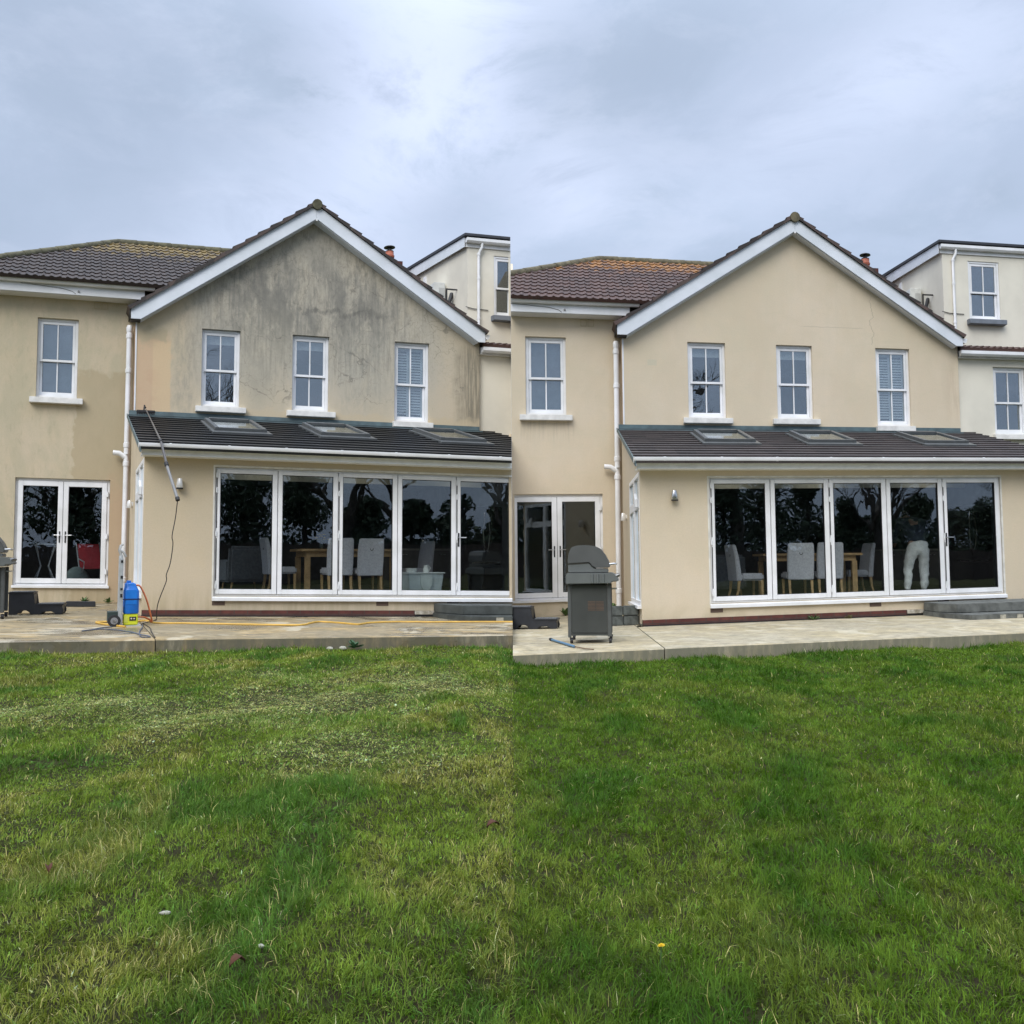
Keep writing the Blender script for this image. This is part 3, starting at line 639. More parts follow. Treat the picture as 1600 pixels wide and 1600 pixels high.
    MB().add([(.1, -.2, 2.3), (x1, -.2, 2.3), (x1, -.2, 3.5), (.1, -.2, 3.5)], [(0, 1, 2, 3)]).build('cream_bulkhead', pm('cream_plaster', (.66, .61, .50), .9, .05), H, S)
    # lean-to roof with the three roof windows cut through its ceiling
    sk = [(1.375, 2.376), (3.446, 4.443), (5.907, 6.893)]
    sl = math.atan(.2734); V = np.array([0, math.cos(sl), math.sin(sl)]); n = np.array([0, -math.sin(sl), math.cos(sl)])
    O = np.array([0, -4.60, 2.335]); Ls = (4.60)/math.cos(sl)
    tiles(S, H, 'extension_roof', O, (1, 0, 0), V, n, -.15, 8.2, Ls, .335, 0, 0, .027, TILEX[s], thick=.016, holes=[(a+.05, b-.05, 2.38, 3.94) for a, b in sk])
    va, vb = (4.60-2.309)/math.cos(sl), (4.60-.78)/math.cos(sl)
    for (a, b) in sk:
        P = lambda u, v, h: tuple(O+np.array([u, 0, 0])+V*v+n*h)
        fr = MB()
        def bx(u0, u1, v0, v1, h0, h1, mb): mb.add([P(u, v, h) for h in (h0, h1) for v in (v0, v1) for u in (u0, u1)], [(0, 2, 3, 1), (4, 5, 7, 6), (0, 1, 5, 4), (2, 6, 7, 3), (0, 4, 6, 2), (1, 3, 7, 5)])
        bx(a, a+.085, va, vb, .02, .125, fr); bx(b-.085, b, va, vb, .02, .125, fr); bx(a+.085, b-.085, va, va+.10, .02, .12, fr); bx(a+.085, b-.085, vb-.13, vb, .02, .14, fr)
        bx(a-.07, a, va-.05, vb+.05, .02, .062, fr); bx(b, b+.07, va-.05, vb+.05, .02, .062, fr); bx(a-.07, b+.07, va-.22, va, .02, .064, fr)
        SK = fr.build('roof_window', GREYU, H, S, bevel=.006)
        if SK is None: continue
        pn = MB(); bx(a+.085, b-.085, va+.1, vb-.13, .095, .1, pn); pn.build('pane', GLASSR, SK, S)
        bl = MB()     # plastered light well below the pane
        for (u0, u1, v0, v1) in ((a+.05, a+.06, va, vb), (b-.06, b-.05, va, vb), (a+.06, b-.06, va, va+.01), (a+.06, b-.06, vb-.01, vb)): bx(u0, u1, v0, v1, -.25, .05, bl)
        bl.build('light_well', pm('cream_plaster', (.66, .61, .50), .9, .05), SK, S)
    # flashing
    fl = MB(); fl.prism([(-.012, ZG-.06), (-.006, ZF), (-.022, ZF), (-.028, ZG-.02), (-.19, ZG-.02), (-.19, ZG-.052)], -.12, GW-.01, 'x')
    fl.build('lead_flashing', LEAD, H, S)
    # fascia, soffit, gutter
    MB().box(-.13, 8.1, -4.49, -4.465, 2.254, 2.41).build('fascia', pm('grey_white_upvc', (.82, .84, .84), .4, .05), H, S, bevel=.004)
    MB().box(-.13, 8.1, -4.464, YE-.001, 2.258, 2.268).build('soffit', pm('grey_white_upvc', (.72,)*3), H, S)
    gutter(-.175, 8.15, -4.56, 2.437, .095, .12).build('gutter', WHITE, H, S, smooth=True)
    vg = MB(); vg.prism([(-4.58, 2.30), (-4.58, 2.36), (-.02, 3.60), (-.02, 3.50)], -.145, -.125, 'x'); vg.build('verge_board', WHITE, H, S)
    vd = MB(); vd.prism([(-4.62, 2.28), (-4.62, 2.37), (-.02, 3.64), (-.02, 3.56)], -.165, -.147, 'x'); vd.build('verge_trim', LEAD, H, S)
    # bifold doors
    yd = YE+.04
    fo = MB(); ringframe(fo, J[0], J[5], 0, JT, yd, yd+.09, .03, .03, .025, .025)
    BF = fo.build('bifold_frame', WHITE, H, S)
    MB().prism([(YE-.06, -.082), (YE+.05, -.082), (YE+.05, -.004), (YE-.055, -.02), (YE-.06, -.03)], J[0]-.02, J[5]+.03, 'x').build('door_sill', WHITE, H, S, bevel=.004)
    e = MB(); ringframe(e, J[0]-.03, J[5]+.03, -.08, JT+.035, YE-.004, YE+.03, .028, .028, .01, .033); e.build('render_bead', pm('bead_white', (.66, .64, .58), .6), H, S)
    for i in range(5):
        a, b = J[i]+(.032 if i == 0 else .006), J[i+1]-(.032 if i == 4 else .006)
        lw = .062 if i == 0 else .075; rw_ = .085
        l = MB(); ringframe(l, a, b, .028, JT-.028, yd-.02, yd+.05, lw, rw_ if i != 4 else .07, .082, .068)
        lf = l.build('bifold_leaf', WHITE, H, S, bevel=.006)
        if lf is None: continue
        gk = MB(); ringframe(gk, a+lw-.002, b-(rw_ if i != 4 else .07)+.002, .108, JT-.094, yd-.010, yd+.03, .010, .010, .010, .010); gk.build('gasket', GASK, lf, S)
        MB().box(a+lw-.004, b-.07, yd+.012, yd+.018, .10, JT-.09).build('pane', GLASS, lf, S)
        if i in (0, 2, 4):   # exposed hinge stile: dark slots between white hinges
            sl_ = MB()
            for (z0, z1) in ((.25, .95), (1.12, 1.70), (1.80, 1.95)): sl_.box(a+.000, a+.014, yd-.0225, yd-.0195, z0, z1)
            sl_.build('hinge_slot', GASK, lf, S)
            for z in (.16, 1.03, 1.75, 2.0): MB().tube([(a-.003, yd-.03, z-.04), (a-.003, yd-.03, z+.04)], .012, 8).build('hinge', WHITE, lf, S)
        if i == 4: lever(S, lf, a+.035, yd-.02, 1.0, 1)
    # underside details
    for x in (J[0]-.02, 3.93, 5.22):
        MB().box(x, x+.215, YE-.006, YE+.02, -.155, -.087).build('air_brick', pm('brown_air_brick', (.11, .075, .06), .8), H, S)
    MB().box(XE0+.01, 4.62, YE-.02, YE+.1, -.318, ZEB-.002).build('brick_course', REDB, H, S, uv=True)
    MB().box(4.622, XE1, YE-.03, YE+.1, -.30, ZEB-.002).build('painted_board', PLW, H, S)
    MB().box(XE0+.0, XE1, YE-.035, YE+.12, GZ-.02, -.319).build('damp_membrane', BLACK, H, S)
    # wall lamps (short cones)
    for (x, y, z, rt) in ((.515, YE, 1.84, 0), (XE0, -1.15, 1.66, 1)):
        lm = MB(); c_ = (x, y-.07, z) if rt == 0 else (x-.07, y, z)
        lm.lathe([(0, -.075), (.056, -.078), (.060, -.07), (.045, .05), (.038, .072), (0, .08)], c_, 16)
        lm.box(c_[0]-.03, c_[0]+.03, c_[1], y, z-.03, z+.04) if rt == 0 else lm.box(c_[0], x, y-.03, y+.03, z-.03, z+.04)
        LM = lm.build('wall_lamp', CHROME if s == 'R' and rt == 0 else pm('pale_lamp_metal', (.75, .74, .72), .35, metal=.3), H, S, smooth=True)
        if LM and rt == 0: MB().lathe([(0, 0), (.058, 0), (.058, .02), (0, .02)], (c_[0], c_[1], z-.10), 14).build('lamp_shade_rim', BLACK, LM, S)
    return H
def build_neighbour(S):
    s = S.s
    N = thing_b(S, 'neighbour_house', (9.5, .1, GZ), 'pale cream neighbour house with flat roofed top storey, beyond the %s gable' % ('stained' if s == 'L' else 'clean'), 'house')
    XN = 12.5; yn, yd_, xd = .1, 1.3, 8.16
    g = MB(); hw = (8.80, 9.65, 3.6, 5.23)
    wallcells(g, [GW+.001, XN, *hw[:2]], [GZ, *hw[2:], 5.45], (hw,), yn, yn+.2); g.build('lower_wall', NBR, N, S, uv=True)
    hd = (8.86, 9.73, 6.72, 8.25)
    g = MB(); wallcells(g, [xd, XN, *hd[:2]], [5.6, *hd[2:], 8.42], (hd,), yd_, yd_+.2); g.add([(xd, yd_, 5.6), (xd, 5.4, 5.6), (xd, 5.4, 9.02), (xd, yd_, 8.60)], [(0, 1, 2, 3)])
    g.build('upper_wall', NBR, N, S, uv=True)
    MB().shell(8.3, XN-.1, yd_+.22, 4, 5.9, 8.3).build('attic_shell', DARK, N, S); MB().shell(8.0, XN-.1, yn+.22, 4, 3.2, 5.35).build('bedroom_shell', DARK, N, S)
    sash_window(S, N, *hd, yd_-.05, 'plain', sillw=.08, mat=pm('grey_lead_sill', (.16, .18, .21), .6)); sash_window(S, N, *hw, yn, 'plain', sillw=.06)
    MB().box(xd-.06, XN, yd_-.03, yd_-.015, 8.40, 8.60).build('fascia', WHITE, N, S)
    c = MB(); c.prism([(yd_-.02, 8.40), (yd_-.02, 8.64), (5.3, 9.06), (5.3, 8.78)], xd-.10, xd-.08, 'x'); c.build('verge_board', BARGE, N, S)
    c = MB(); c.prism([(yd_-.16, 8.64), (yd_-.16, 8.70), (5.3, 9.14), (5.3, 9.07)], xd-.14, XN, 'x'); c.build('flat_roof', pm('dark_felt', (.03, .032, .04), .6), N, S)
    c = MB(); c.prism([(yd_-.15, 8.60), (yd_-.15, 8.53), (yd_-.12, 8.49), (yd_-.06, 8.49), (yd_-.035, 8.53), (yd_-.035, 8.60)], xd-.08, XN, 'x'); c.build('gutter', WHITE, N, S)
    p = MB(); p.tube([(8.50, yd_-.09, 8.5), (8.50, yd_-.09, 8.40), (8.43, yd_-.05, 8.25), (8.43, yd_-.05, 5.7)], .036, 10)
    for z in (8.2, 7.6, 6.6): p.lathe([(.036, 0), (.045, 0), (.045, .05), (.036, .05)], (8.43, yd_-.05, z), 10)
    p.build('downpipe', WHITE, N, S, smooth=True)
    c = MB(); c.tube([(8.1, yd_-.02, 6.9), (8.3, yd_-.02, 6.86), (8.7, yd_-.02, 6.85)], .01, 5); c.build('cable', GASK, N, S)
    # slope of tiles above the lower gutter
    sl = R(16.2)
    tiles(S, N, 'lower_roof', (GW+.02, -.1, 5.56), (1, 0, 0), np.array([0, math.cos(sl), math.sin(sl)]), np.array([0, -math.sin(sl), math.cos(sl)]), 0, 4.6, .0+1.48, .30, .165, .028, .02, TILEW['R'])
    c = MB(); c.prism([(-.16, 5.545), (-.16, 5.47), (-.12, 5.43), (-.06, 5.43), (-.03, 5.47), (-.03, 5.545)], GW+.02, XN, 'x'); c.build('gutter', WHITE, N, S)
    MB().box(GW+.02, XN, -.028, -.01, 5.40, 5.56).build('fascia', pm('fascia_grey', (.6, .6, .6), .5), N, S); MB().box(GW+.02, XN, -.009, yn, 5.405, 5.415).build('soffit', WHITE, N, S)
    # air conditioning unit on the side of the top storey
    A = MB(); A.box(xd-.36, xd-.04, 2.55, 3.35, 7.28, 7.90); AC = A.build('air_conditioner', pm('ac_white', (.62, .63, .60), .5), N, S, bevel=.02)
    if AC:
        q = MB()
        for i in range(9): q.box(xd-.372, xd-.361, 2.65, 3.2, 7.36+i*.05, 7.372+i*.05)
        q.build('grille', pm('grille_grey', (.3, .3, .3), .5), AC, S)
        q = MB(); q.box(xd-.22, xd-.06, 2.53, 2.548, 7.45, 7.75); q.build('end_cover', pm('ac_panel', (.45, .46, .44), .5), AC, S)
    q = MB(); q.box(xd-.05, xd-.0, 3.9, 4.05, 7.6, 8.5); q.build('pipe_duct', WHITE, N, S)
    q = MB(); q.box(xd-.3, xd-.001, 1.9, 1.93, 7.50, 7.53); q.box(xd-.3, xd-.27, 1.9, 1.93, 7.0, 7.53); q.tube([(xd-.15, 2.0, 6.9), (xd-.13, 2.1, 7.25), (xd-.02, 2.2, 7.5)], .05, 8); q.tube([(xd-.2, 1.95, 7.05), (xd-.05, 1.9, 7.0)], .08, 8)
    q.build('black_bracket', BLACK, N, S)
    if s == 'L':     # party wall where the two plots meet
        pass
    return N
def end_wall(S, parent, xw, name, mat, y0, y1, ztop, zbot=GZ, th=.05):
    """closing wall where the two plots meet, a slab standing in the boundary plane"""
    def pt(x, ly, z):
        lx = (x-S.tr[0]-S.M3[0, 1]*ly-S.M3[0, 2]*z)/S.M3[0, 0]; return (lx, ly, z)
    ys = np.linspace(y0, y1, 9); poly = [(y, zbot) for y in (y0, y1)]+[(y, ztop(y)) for y in ys[::-1]]
    sg = -1 if S.s == 'L' else 1; m = MB(); n = len(poly)
    vs = [pt(xw, y, z) for y, z in poly]+[pt(xw+sg*th, y, z) for y, z in poly]
    m.add(vs, [tuple(range(n)), tuple(range(2*n-1, n-1, -1))]+[(i, i+n, (i+1) % n+n, (i+1) % n) for i in range(n)]); return m.build(name, mat, parent, S, clip=False)
for S in SITES.values():
    H_ = build_house(S); N_ = build_neighbour(S)
    if S.s == 'L':
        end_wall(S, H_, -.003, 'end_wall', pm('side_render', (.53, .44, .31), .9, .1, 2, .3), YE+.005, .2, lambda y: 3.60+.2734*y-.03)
        end_wall(S, N_, -.003, 'end_wall', NBR, .11, 6.5, lambda y: 5.5+min(.34, max(0, (y-.1)*.3)))
        end_wall(S, N_, -.003, 'end_wall', NBR, 1.305, 5.2, lambda y: 8.60+.105*(y-1.3), 5.4)
    else:
        end_wall(S, H_, .003, 'end_wall', REN['R'], YW+.004, 6.0, lambda y: min(6.28+.62*(y+.13), 6.28+.62*(6.3-y)))

# ------------------------------------------------------------------ ground
def zbase(X, Y):        # height of the lawn surface under world (X, Y), plus small undulation
    zl = local_xy(SITES['L'], X, Y, -.495)[2]; zr = local_xy(SITES['R'], X, Y, -.49)[2]
    k = np.clip((X+.35)/.7, 0, 1); k = k*k*(3-2*k)
    far = np.clip((np.hypot(X, Y-8)-22)/30, 0, 1)
    z = zl*(1-k)+zr*k
    z = np.clip(z, -.35, .35)
    return z*(1-far)+.018*np.sin(X*2.1+Y*1.3)*np.cos(Y*1.7-X*.6)+.012*np.sin(X*5.1-Y*3.3)
class VN:   # smooth value noise on a lattice
    def __init__(s, seed): s.g = np.random.default_rng(seed).random((256, 256))
    def __call__(s, x, y, sc):
        x = x*sc+500; y = y*sc+500; i = np.floor(x).astype(int); j = np.floor(y).astype(int); u = x-i; v = y-j
        u = u*u*(3-2*u); v = v*v*(3-2*v); g = s.g
        a = g[i % 256, j % 256]; b = g[(i+1) % 256, j % 256]; c = g[i % 256, (j+1) % 256]; d = g[(i+1) % 256, (j+1) % 256]
        return (a*(1-u)+b*u)*(1-v)+(c*(1-u)+d*u)*v
vn = [VN(i) for i in range(9)]
def fbm(k, x, y, sc): return .5*vn[k](x, y, sc)+.27*vn[(k+1) % 9](x, y, sc*2.1)+.15*vn[(k+2) % 9](x, y, sc*4.3)+.08*vn[(k+3) % 9](x, y, sc*9)
def lawn_fields(X, Y):
    """dry (straw), lush (dark tufts), thin (worn, short), each 0..1; the left garden is patchier"""
    left = X < 0
    Ys = Y*.5; dry = np.clip((fbm(0, X, Ys, 2.6)-.53)*5.5, 0, 1); lush = np.clip((fbm(3, X, Ys, 2.5)-.46)*5, 0, 1); thin = np.clip((fbm(5, X, Ys, 2.2)-.56)*5, 0, 1)
    S = SITES['L']; lx, ly, _ = local_xy(S, X, Y, -.47)
    def el(cx, cy, a, b, rot=0.):
        c, s_ = math.cos(rot), math.sin(rot); dx = lx-cx; dy = ly-cy
        return np.clip(1.35-np.sqrt(((dx*c+dy*s_)/a)**2+((-dx*s_+dy*c)/b)**2)+(fbm(6, X, Ys, 2.6)-.5)*2.4, 0, 1)
    worn = np.maximum.reduce([el(-.4, -12.0, 1.3, .75, .05), el(.75, -11.5, 1.2, .85, .0), el(1.7, -10.8, 1.2, .8, .2), el(.55, -13.6, .55, .45, .2)*.7, el(-.9, -12.1, .5, .28)*1.0])*left
    worn = np.clip(worn, 0, 1)
    dry = np.where(left, np.clip(dry*.8+worn*.3, 0, 1), dry*.30)
    lush = np.where(left, lush*(1-worn), np.clip(lush*.8+.2, 0, 1)); thin = np.where(left, np.maximum(thin, worn*.8), thin*.5)
    return dry, lush, thin, worn
def soil_mat():
    m, t, b = new_mat('lawn_soil'); co = t.node('ShaderNodeTexCoord').outputs['Object']
    c = t.mix(t.noise(co, 1.3, 6, .6), (.06, .075, .022), (.085, .085, .035)); c = t.mix(t.ss(t.noise(co, 26, 4), .4, .7), c, (.05, .04, .022))
    t.put(b.inputs['Base Color'], c); b.inputs['Roughness'].default_value = .95; b.inputs['Specular IOR Level'].default_value = .1
    t.l.new(t.bump(t.noise(co, 55, 6, .8), 1., .05), b.inputs['Normal']); return m
xs = np.concatenate([np.linspace(-900, -40, 12), np.linspace(-30, -9.5, 20), np.linspace(-9, 9, 201), np.linspace(9.5, 30, 20), np.linspace(40, 900, 12)]); ys = np.concatenate([np.linspace(-900, -60, 10), np.linspace(-40, .5, 40), np.linspace(1, 14, 150), np.linspace(14.5, 30, 16), np.linspace(45, 900, 10)])
XX, YY = np.meshgrid(xs, ys); ZZ = zbase(XX, YY)
k = len(xs); V_ = np.stack([XX.ravel(), YY.ravel(), ZZ.ravel()], 1)
fs = [(j*k+i, j*k+i+1, (j+1)*k+i+1, (j+1)*k+i) for j in range(len(ys)-1) for i in range(k-1)]
me = bpy.data.meshes.new('lawn'); me.from_pydata(V_.tolist(), [], fs); me.materials.append(soil_mat())
for p in me.polygons: p.use_smooth = True
lawn = bpy.data.objects.new('lawn', me); col.objects.link(lawn); tag(lawn, kind='structure')
# patio: two cast slabs on each side, open joint between them
KERB = {'L': lambda x: -8.163+.0822*(x), 'R': lambda x: -8.127-.0380*(x+1.81)*1.0}
JX = {'L': -.16, 'R': -.145}
for s, S in SITES.items():
    kf = KERB[s]; jx = JX[s]
    for (a, b, dz) in ((-4.3, jx-.006, 0.), (jx+.006, 8.1, .003)):
        n = 24; m = MB()
        xs_ = np.linspace(a, b, n+1)
        fr = [kf(x)+.012*math.sin(x*3.1)+random.uniform(-.006, .006) for x in xs_]
        for i in range(n):
            x0, x1 = xs_[i], xs_[i+1]; y0, y1 = fr[i], fr[i+1]
            m.add([(x0, y0, GZ+dz-.012), (x1, y1, GZ+dz-.012), (x1, y1+.014, GZ+dz), (x0, y0+.014, GZ+dz), (x1, .34, GZ+dz), (x0, .34, GZ+dz), (x0, y0, -.9), (x1, y1, -.9)],
                  [(0, 1, 2, 3), (3, 2, 4, 5), (6, 7, 1, 0)])
        x0 = xs_[0]; x1 = xs_[-1]
        for x, f0 in ((x0, fr[0]), (x1, fr[-1])): m.add([(x, f0, -.9), (x, f0, GZ+dz-.012), (x, f0+.014, GZ+dz), (x, .34, GZ+dz), (x, .34, -.9)], [(0, 1, 2, 3, 4)])
        o = m.build('patio', CONC[s], None, S); tag(o, kind='structure')
# ------------------------------------------------------------------ grass blades
def blades():
    secs = []
    for (y0, y1, dens, wd) in ((1.7, 3.2, 25000, .0023), (3.2, 4.6, 16500, .0029), (4.6, 6.4, 11000, .0038), (6.4, 8.6, 7000, .0051), (8.6, 12.4, 4600, .0068)):
        hw = y1*.62+.5; n = int((y1-y0)*2*hw*dens); X = rng.uniform(-hw, hw, n); Y = rng.uniform(y0, y1, n)
        keep = np.abs(X) < Y*.62+.5; secs.append((X[keep], Y[keep], np.full(keep.sum(), wd)))
    for (y0, y1, dens, wd) in ((.2, 1.7, 1500, .008), (1.7, 5, 1700, .0075), (5, 12.6, 1300, .0095)):      # the lawn beside the frame, coarser
        n = int((y1-y0)*22*dens); X = rng.uniform(-11, 11, n); Y = rng.uniform(y0, y1, n)
        keep = (np.abs(X) >= np.where(Y < 1.7, -1, Y*.62+.5)) & (np.abs(X) < Y*.62+3.6); secs.append((X[keep], Y[keep], np.full(keep.sum(), wd)))
    X = np.concatenate([a[0] for a in secs]); Y = np.concatenate([a[1] for a in secs]); Wd = np.concatenate([a[2] for a in secs])
    # clumping
    X = X+(fbm(7, X, Y, 9.)-.5)*.10; Y = Y+(fbm(2, X, Y, 9.)-.5)*.10
    dry, lush, thin, worn = lawn_fields(X, Y)
    keep = np.ones(len(X), bool)
    for s, S in SITES.items():
        lx, ly, _ = local_xy(S, X, Y, -.47); m = (X < 0) if s == 'L' else (X >= 0)
        kk = (-8.163+.0822*lx) if s == 'L' else (-8.127-.038*(lx+1.81)); edge = (fbm(4, X, Y, 2.)-.5)*.10
        keep &= ~(m & (ly > kk-.01+edge*0))
        if s == 'L': dL = kk-ly
        else: dR = kk-ly
    dk = np.where(X < 0, dL, dR)
    gap = fbm(8, X, Y, 5.)
    keep &= rng.random(len(X)) > thin*.25*(1-worn)+np.clip((.30-gap)*5, 0, .7)
    X, Y, Wd, dry, lush, thin, worn, dk = [a[keep] for a in (X, Y, Wd, dry, lush, thin, worn, dk)]
    n = len(X); Z = zbase(X, Y)-.003
    L = rng.gamma(7, 1/7., n)*(.025+.016*lush-.007*thin)*(1+.8*(dk < .16)*rng.random(n)); L = np.clip(L*(1-.42*worn), .012, .13)
    Wd = Wd*(1+.7*worn)*rng.uniform(.7, 1.3, n)
    th = (fbm(1, X, Y, 3.2)*2+fbm(6, X, Y, 12.)*1.2)*2*math.pi*1.4+rng.normal(0, .9, n); lean = np.clip(rng.gamma(2.6, .40, n)+.3*thin+.5*worn, .05, 1.9)
    broad = rng.random(n) < .05+.10*thin+.12*worn; L = np.where(broad, L*.55, L); Wd = np.where(broad, Wd*2.6, Wd); lean = np.where(broad, 1.0+.5*rng.random(n), lean)
    face = th+math.pi/2+rng.normal(0, .5, n); dx, dy = np.cos(th), np.sin(th); fx, fy = np.cos(face), np.sin(face)
    pts = []
    for (f, k_) in ((0, 1.), (.5, .85), (1., .0)):
        a = lean*f*.9; up = L*f*np.cos(a*.8); ou = L*f*np.sin(a)
        cx_, cy_, cz = X+dx*ou, Y+dy*ou, Z+up
        w_ = Wd*k_/2
        if k_ > 0: pts += [(cx_-fx*w_, cy_-fy*w_, cz), (cx_+fx*w_, cy_+fy*w_, cz)]
        else: pts += [(cx_, cy_, cz)]
    V = np.stack([np.stack(p, 1) for p in pts], 1).reshape(-1, 3)      # 5 per blade
    base = np.arange(n)[:, None]*5
    q = (base+np.array([[0, 1, 3, 2]])).ravel(); t3 = (base+np.array([[2, 3, 4]])).ravel()
    me = bpy.data.meshes.new('grass'); me.vertices.add(len(V)); me.vertices.foreach_set('co', V.astype(np.float32).ravel())
    me.loops.add(len(q)+len(t3)); me.loops.foreach_set('vertex_index', np.concatenate([q, t3]).astype(np.int32))
    me.polygons.add(2*n); ls = np.concatenate([np.arange(n)*4, 4*n+np.arange(n)*3]).astype(np.int32); me.polygons.foreach_set('loop_start', ls)
    me.update(calc_edges=True)
    # colour of each blade
    left = (X < 0).astype(float); r1 = rng.random(n); r2 = rng.random(n)
    mid = np.where(left[:, None] > 0, [[.175, .250, .030]], [[.122, .198, .017]]); deep = np.where(left[:, None] > 0, [[.085, .170, .022]], [[.060, .136, .011]]); straw = np.array([[.50, .44, .18]]); olive = np.array([[.29, .275, .06]]); pale = np.array([[.27, .33, .12]])
    c = mid*(1-lush[:, None])+deep*lush[:, None]
    c = c*(1-.8*dry[:, None])+olive*.8*dry[:, None]
    c = c*(1-.45*worn[:, None])+pale*.45*worn[:, None]
    ps = np.where(X < 0, .03+.13*dry+.13*worn, .012+.05*dry); isS = (r1 < ps)[:, None]; c = np.where(isS, straw*(.6+.7*r2[:, None]), c*(.5+.8*r2[:, None])*(.75+.5*fbm(2, X, Y, 7.)[:, None]))
    c = np.where(broad[:, None], c*np.array([[1.0, 1.25, 1.5]]), c)
    blu = (rng.random(n) < .12)[:, None]; c = np.where(blu, c*np.array([[.95, 1.1, 1.45]]), c)
    ca = me.attributes.new('blade', 'FLOAT_COLOR', 'POINT'); cc = np.concatenate([c, np.ones((n, 1))], 1); ca.data.foreach_set('color', np.repeat(cc, 5, 0).astype(np.float32).ravel())
    m, t, b = new_mat('grass_blade'); at = t.node('ShaderNodeAttribute', attribute_name='blade').outputs['Color']
    t.l.new(at, b.inputs['Base Color']); b.inputs['Roughness'].default_value = .7; b.inputs['Specular IOR Level'].default_value = .14
    tl = t.node('ShaderNodeBsdfTranslucent'); t.l.new(t.mix(1., at, (1.25, 1.35, .8), 'MULTIPLY'), tl.inputs['Color']); mx = t.node('ShaderNodeMixShader'); mx.inputs[0].default_value = .3
    out = [x for x in t.n if x.type == 'OUTPUT_MATERIAL'][0]; t.l.new(b.outputs[0], mx.inputs[1]); t.l.new(tl.outputs[0], mx.inputs[2]); t.l.new(mx.outputs[0], out.inputs[0])
    me.materials.append(m); o = bpy.data.objects.new('grass', me); col.objects.link(o); tag(o, 'short green lawn grass, patchy and yellowed on the left, deeper green on the right', 'grass', kind='stuff')
    print('blades', n)
blades()

# ------------------------------------------------------------------ gardens behind the photographer (seen mirrored in the panes)
BARK = pm('bark', (.07, .06, .05), .9, .3, 5)
def bare_tree(x, y, h, seed, label):
    rd = random.Random(seed); T = bpy.data.objects.new('bare_tree', None); col.objects.link(T); T.location = (x, y, float(zbase(np.array([x*1.]), np.array([y*1.]))[0])); tag(T, label, 'tree', 'trees behind the lawn')
    tr = MB(); cr = MB()
    def grow(p, d, L, r, lv):
        pts = [p]; q = Vector(p); dd = Vector(d)
        for i in range(3):
            dd = (dd+Vector((rd.gauss(0, .16), rd.gauss(0, .16), rd.gauss(0.03, .1)))).normalized(); q = q+dd*L/3; pts.append(tuple(q))
        (tr if lv == 0 else cr).tube(pts, [r, r*.85, r*.7, r*.5], (8, 6, 4, 3, 3, 3)[lv], caps=False)
        if lv < 5:
            for i in range((5, 4, 4, 4, 3)[lv]):
                f = rd.uniform(.4, 1); b = Vector(pts[1+min(2, int(f*3))]) if f < .99 else q
                a = rd.uniform(0, 2*math.pi); sp = rd.uniform(.45, .95); up = Vector((math.cos(a)*sp, math.sin(a)*sp, .0))+dd*.8+Vector((0, 0, .15))
                grow(tuple(b), up.normalized(), L*rd.uniform(.55, .72), r*.45, lv+1)
    grow((0, 0, 0), (0, 0, 1), h*.36, h*.028, 0)
    tr.build('trunk', BARK, T); cr.build('crown', BARK, T); return T
def leaf_cloud(name, lumps, n, size, mat, parent, seed):
    g = np.random.default_rng(seed); P = []
    for (cx_, cy_, cz, rx, ry, rz, w_) in lumps:
        k = int(n*w_); d = g.normal(size=(k, 3)); d /= np.linalg.norm(d, axis=1)[:, None]; rr = g.random(k)**.35
        P.append(np.array([cx_, cy_, cz])+d*rr[:, None]*np.array([rx, ry, rz]))
    P = np.concatenate(P); k = len(P); a = g.normal(size=(k, 3)); a /= np.linalg.norm(a, axis=1)[:, None]; b = np.cross(a, g.normal(size=(k, 3))); b /= np.linalg.norm(b, axis=1)[:, None]
    s_ = size*g.uniform(.6, 1.4, k)[:, None]; V = np.stack([P-a*s_, P+b*s_*.5, P+a*s_, P-b*s_*.5], 1).reshape(-1, 3)
    me = bpy.data.meshes.new(name); me.from_pydata(V.tolist(), [], (np.arange(k)[:, None]*4+np.arange(4)).tolist()); me.materials.append(mat)
    o = bpy.data.objects.new(name, me); col.objects.link(o); o.parent = parent; return o
EVG = pm('evergreen_leaf', (.045, .07, .035), .7, .3, 3)
def evergreen(x, y, h, r, seed, label):
    rd = random.Random(seed); T = bpy.data.objects.new('evergreen_tree', None); col.objects.link(T); T.location = (x, y, float(zbase(np.array([x*1.]), np.array([y*1.]))[0])); tag(T, label, 'tree', 'trees behind the lawn')
    MB().tube([(0, 0, 0), (.05, 0, h*.5), (0, 0, h*.8)], [.16, .12, .05], 8).build('trunk', BARK, T)
    l = []
    for i in range(16):
        z = rd.uniform(.12, .95)*h; f = r*(1.05-.8*(z/h))*.8; a = rd.uniform(0, 6.28); l.append((math.cos(a)*f*.5, math.sin(a)*f*.5, z, f*.9+.2, f*.9+.2, h*.13, 1/16))
    leaf_cloud('crown', l, 5500, .13, EVG, T, seed)
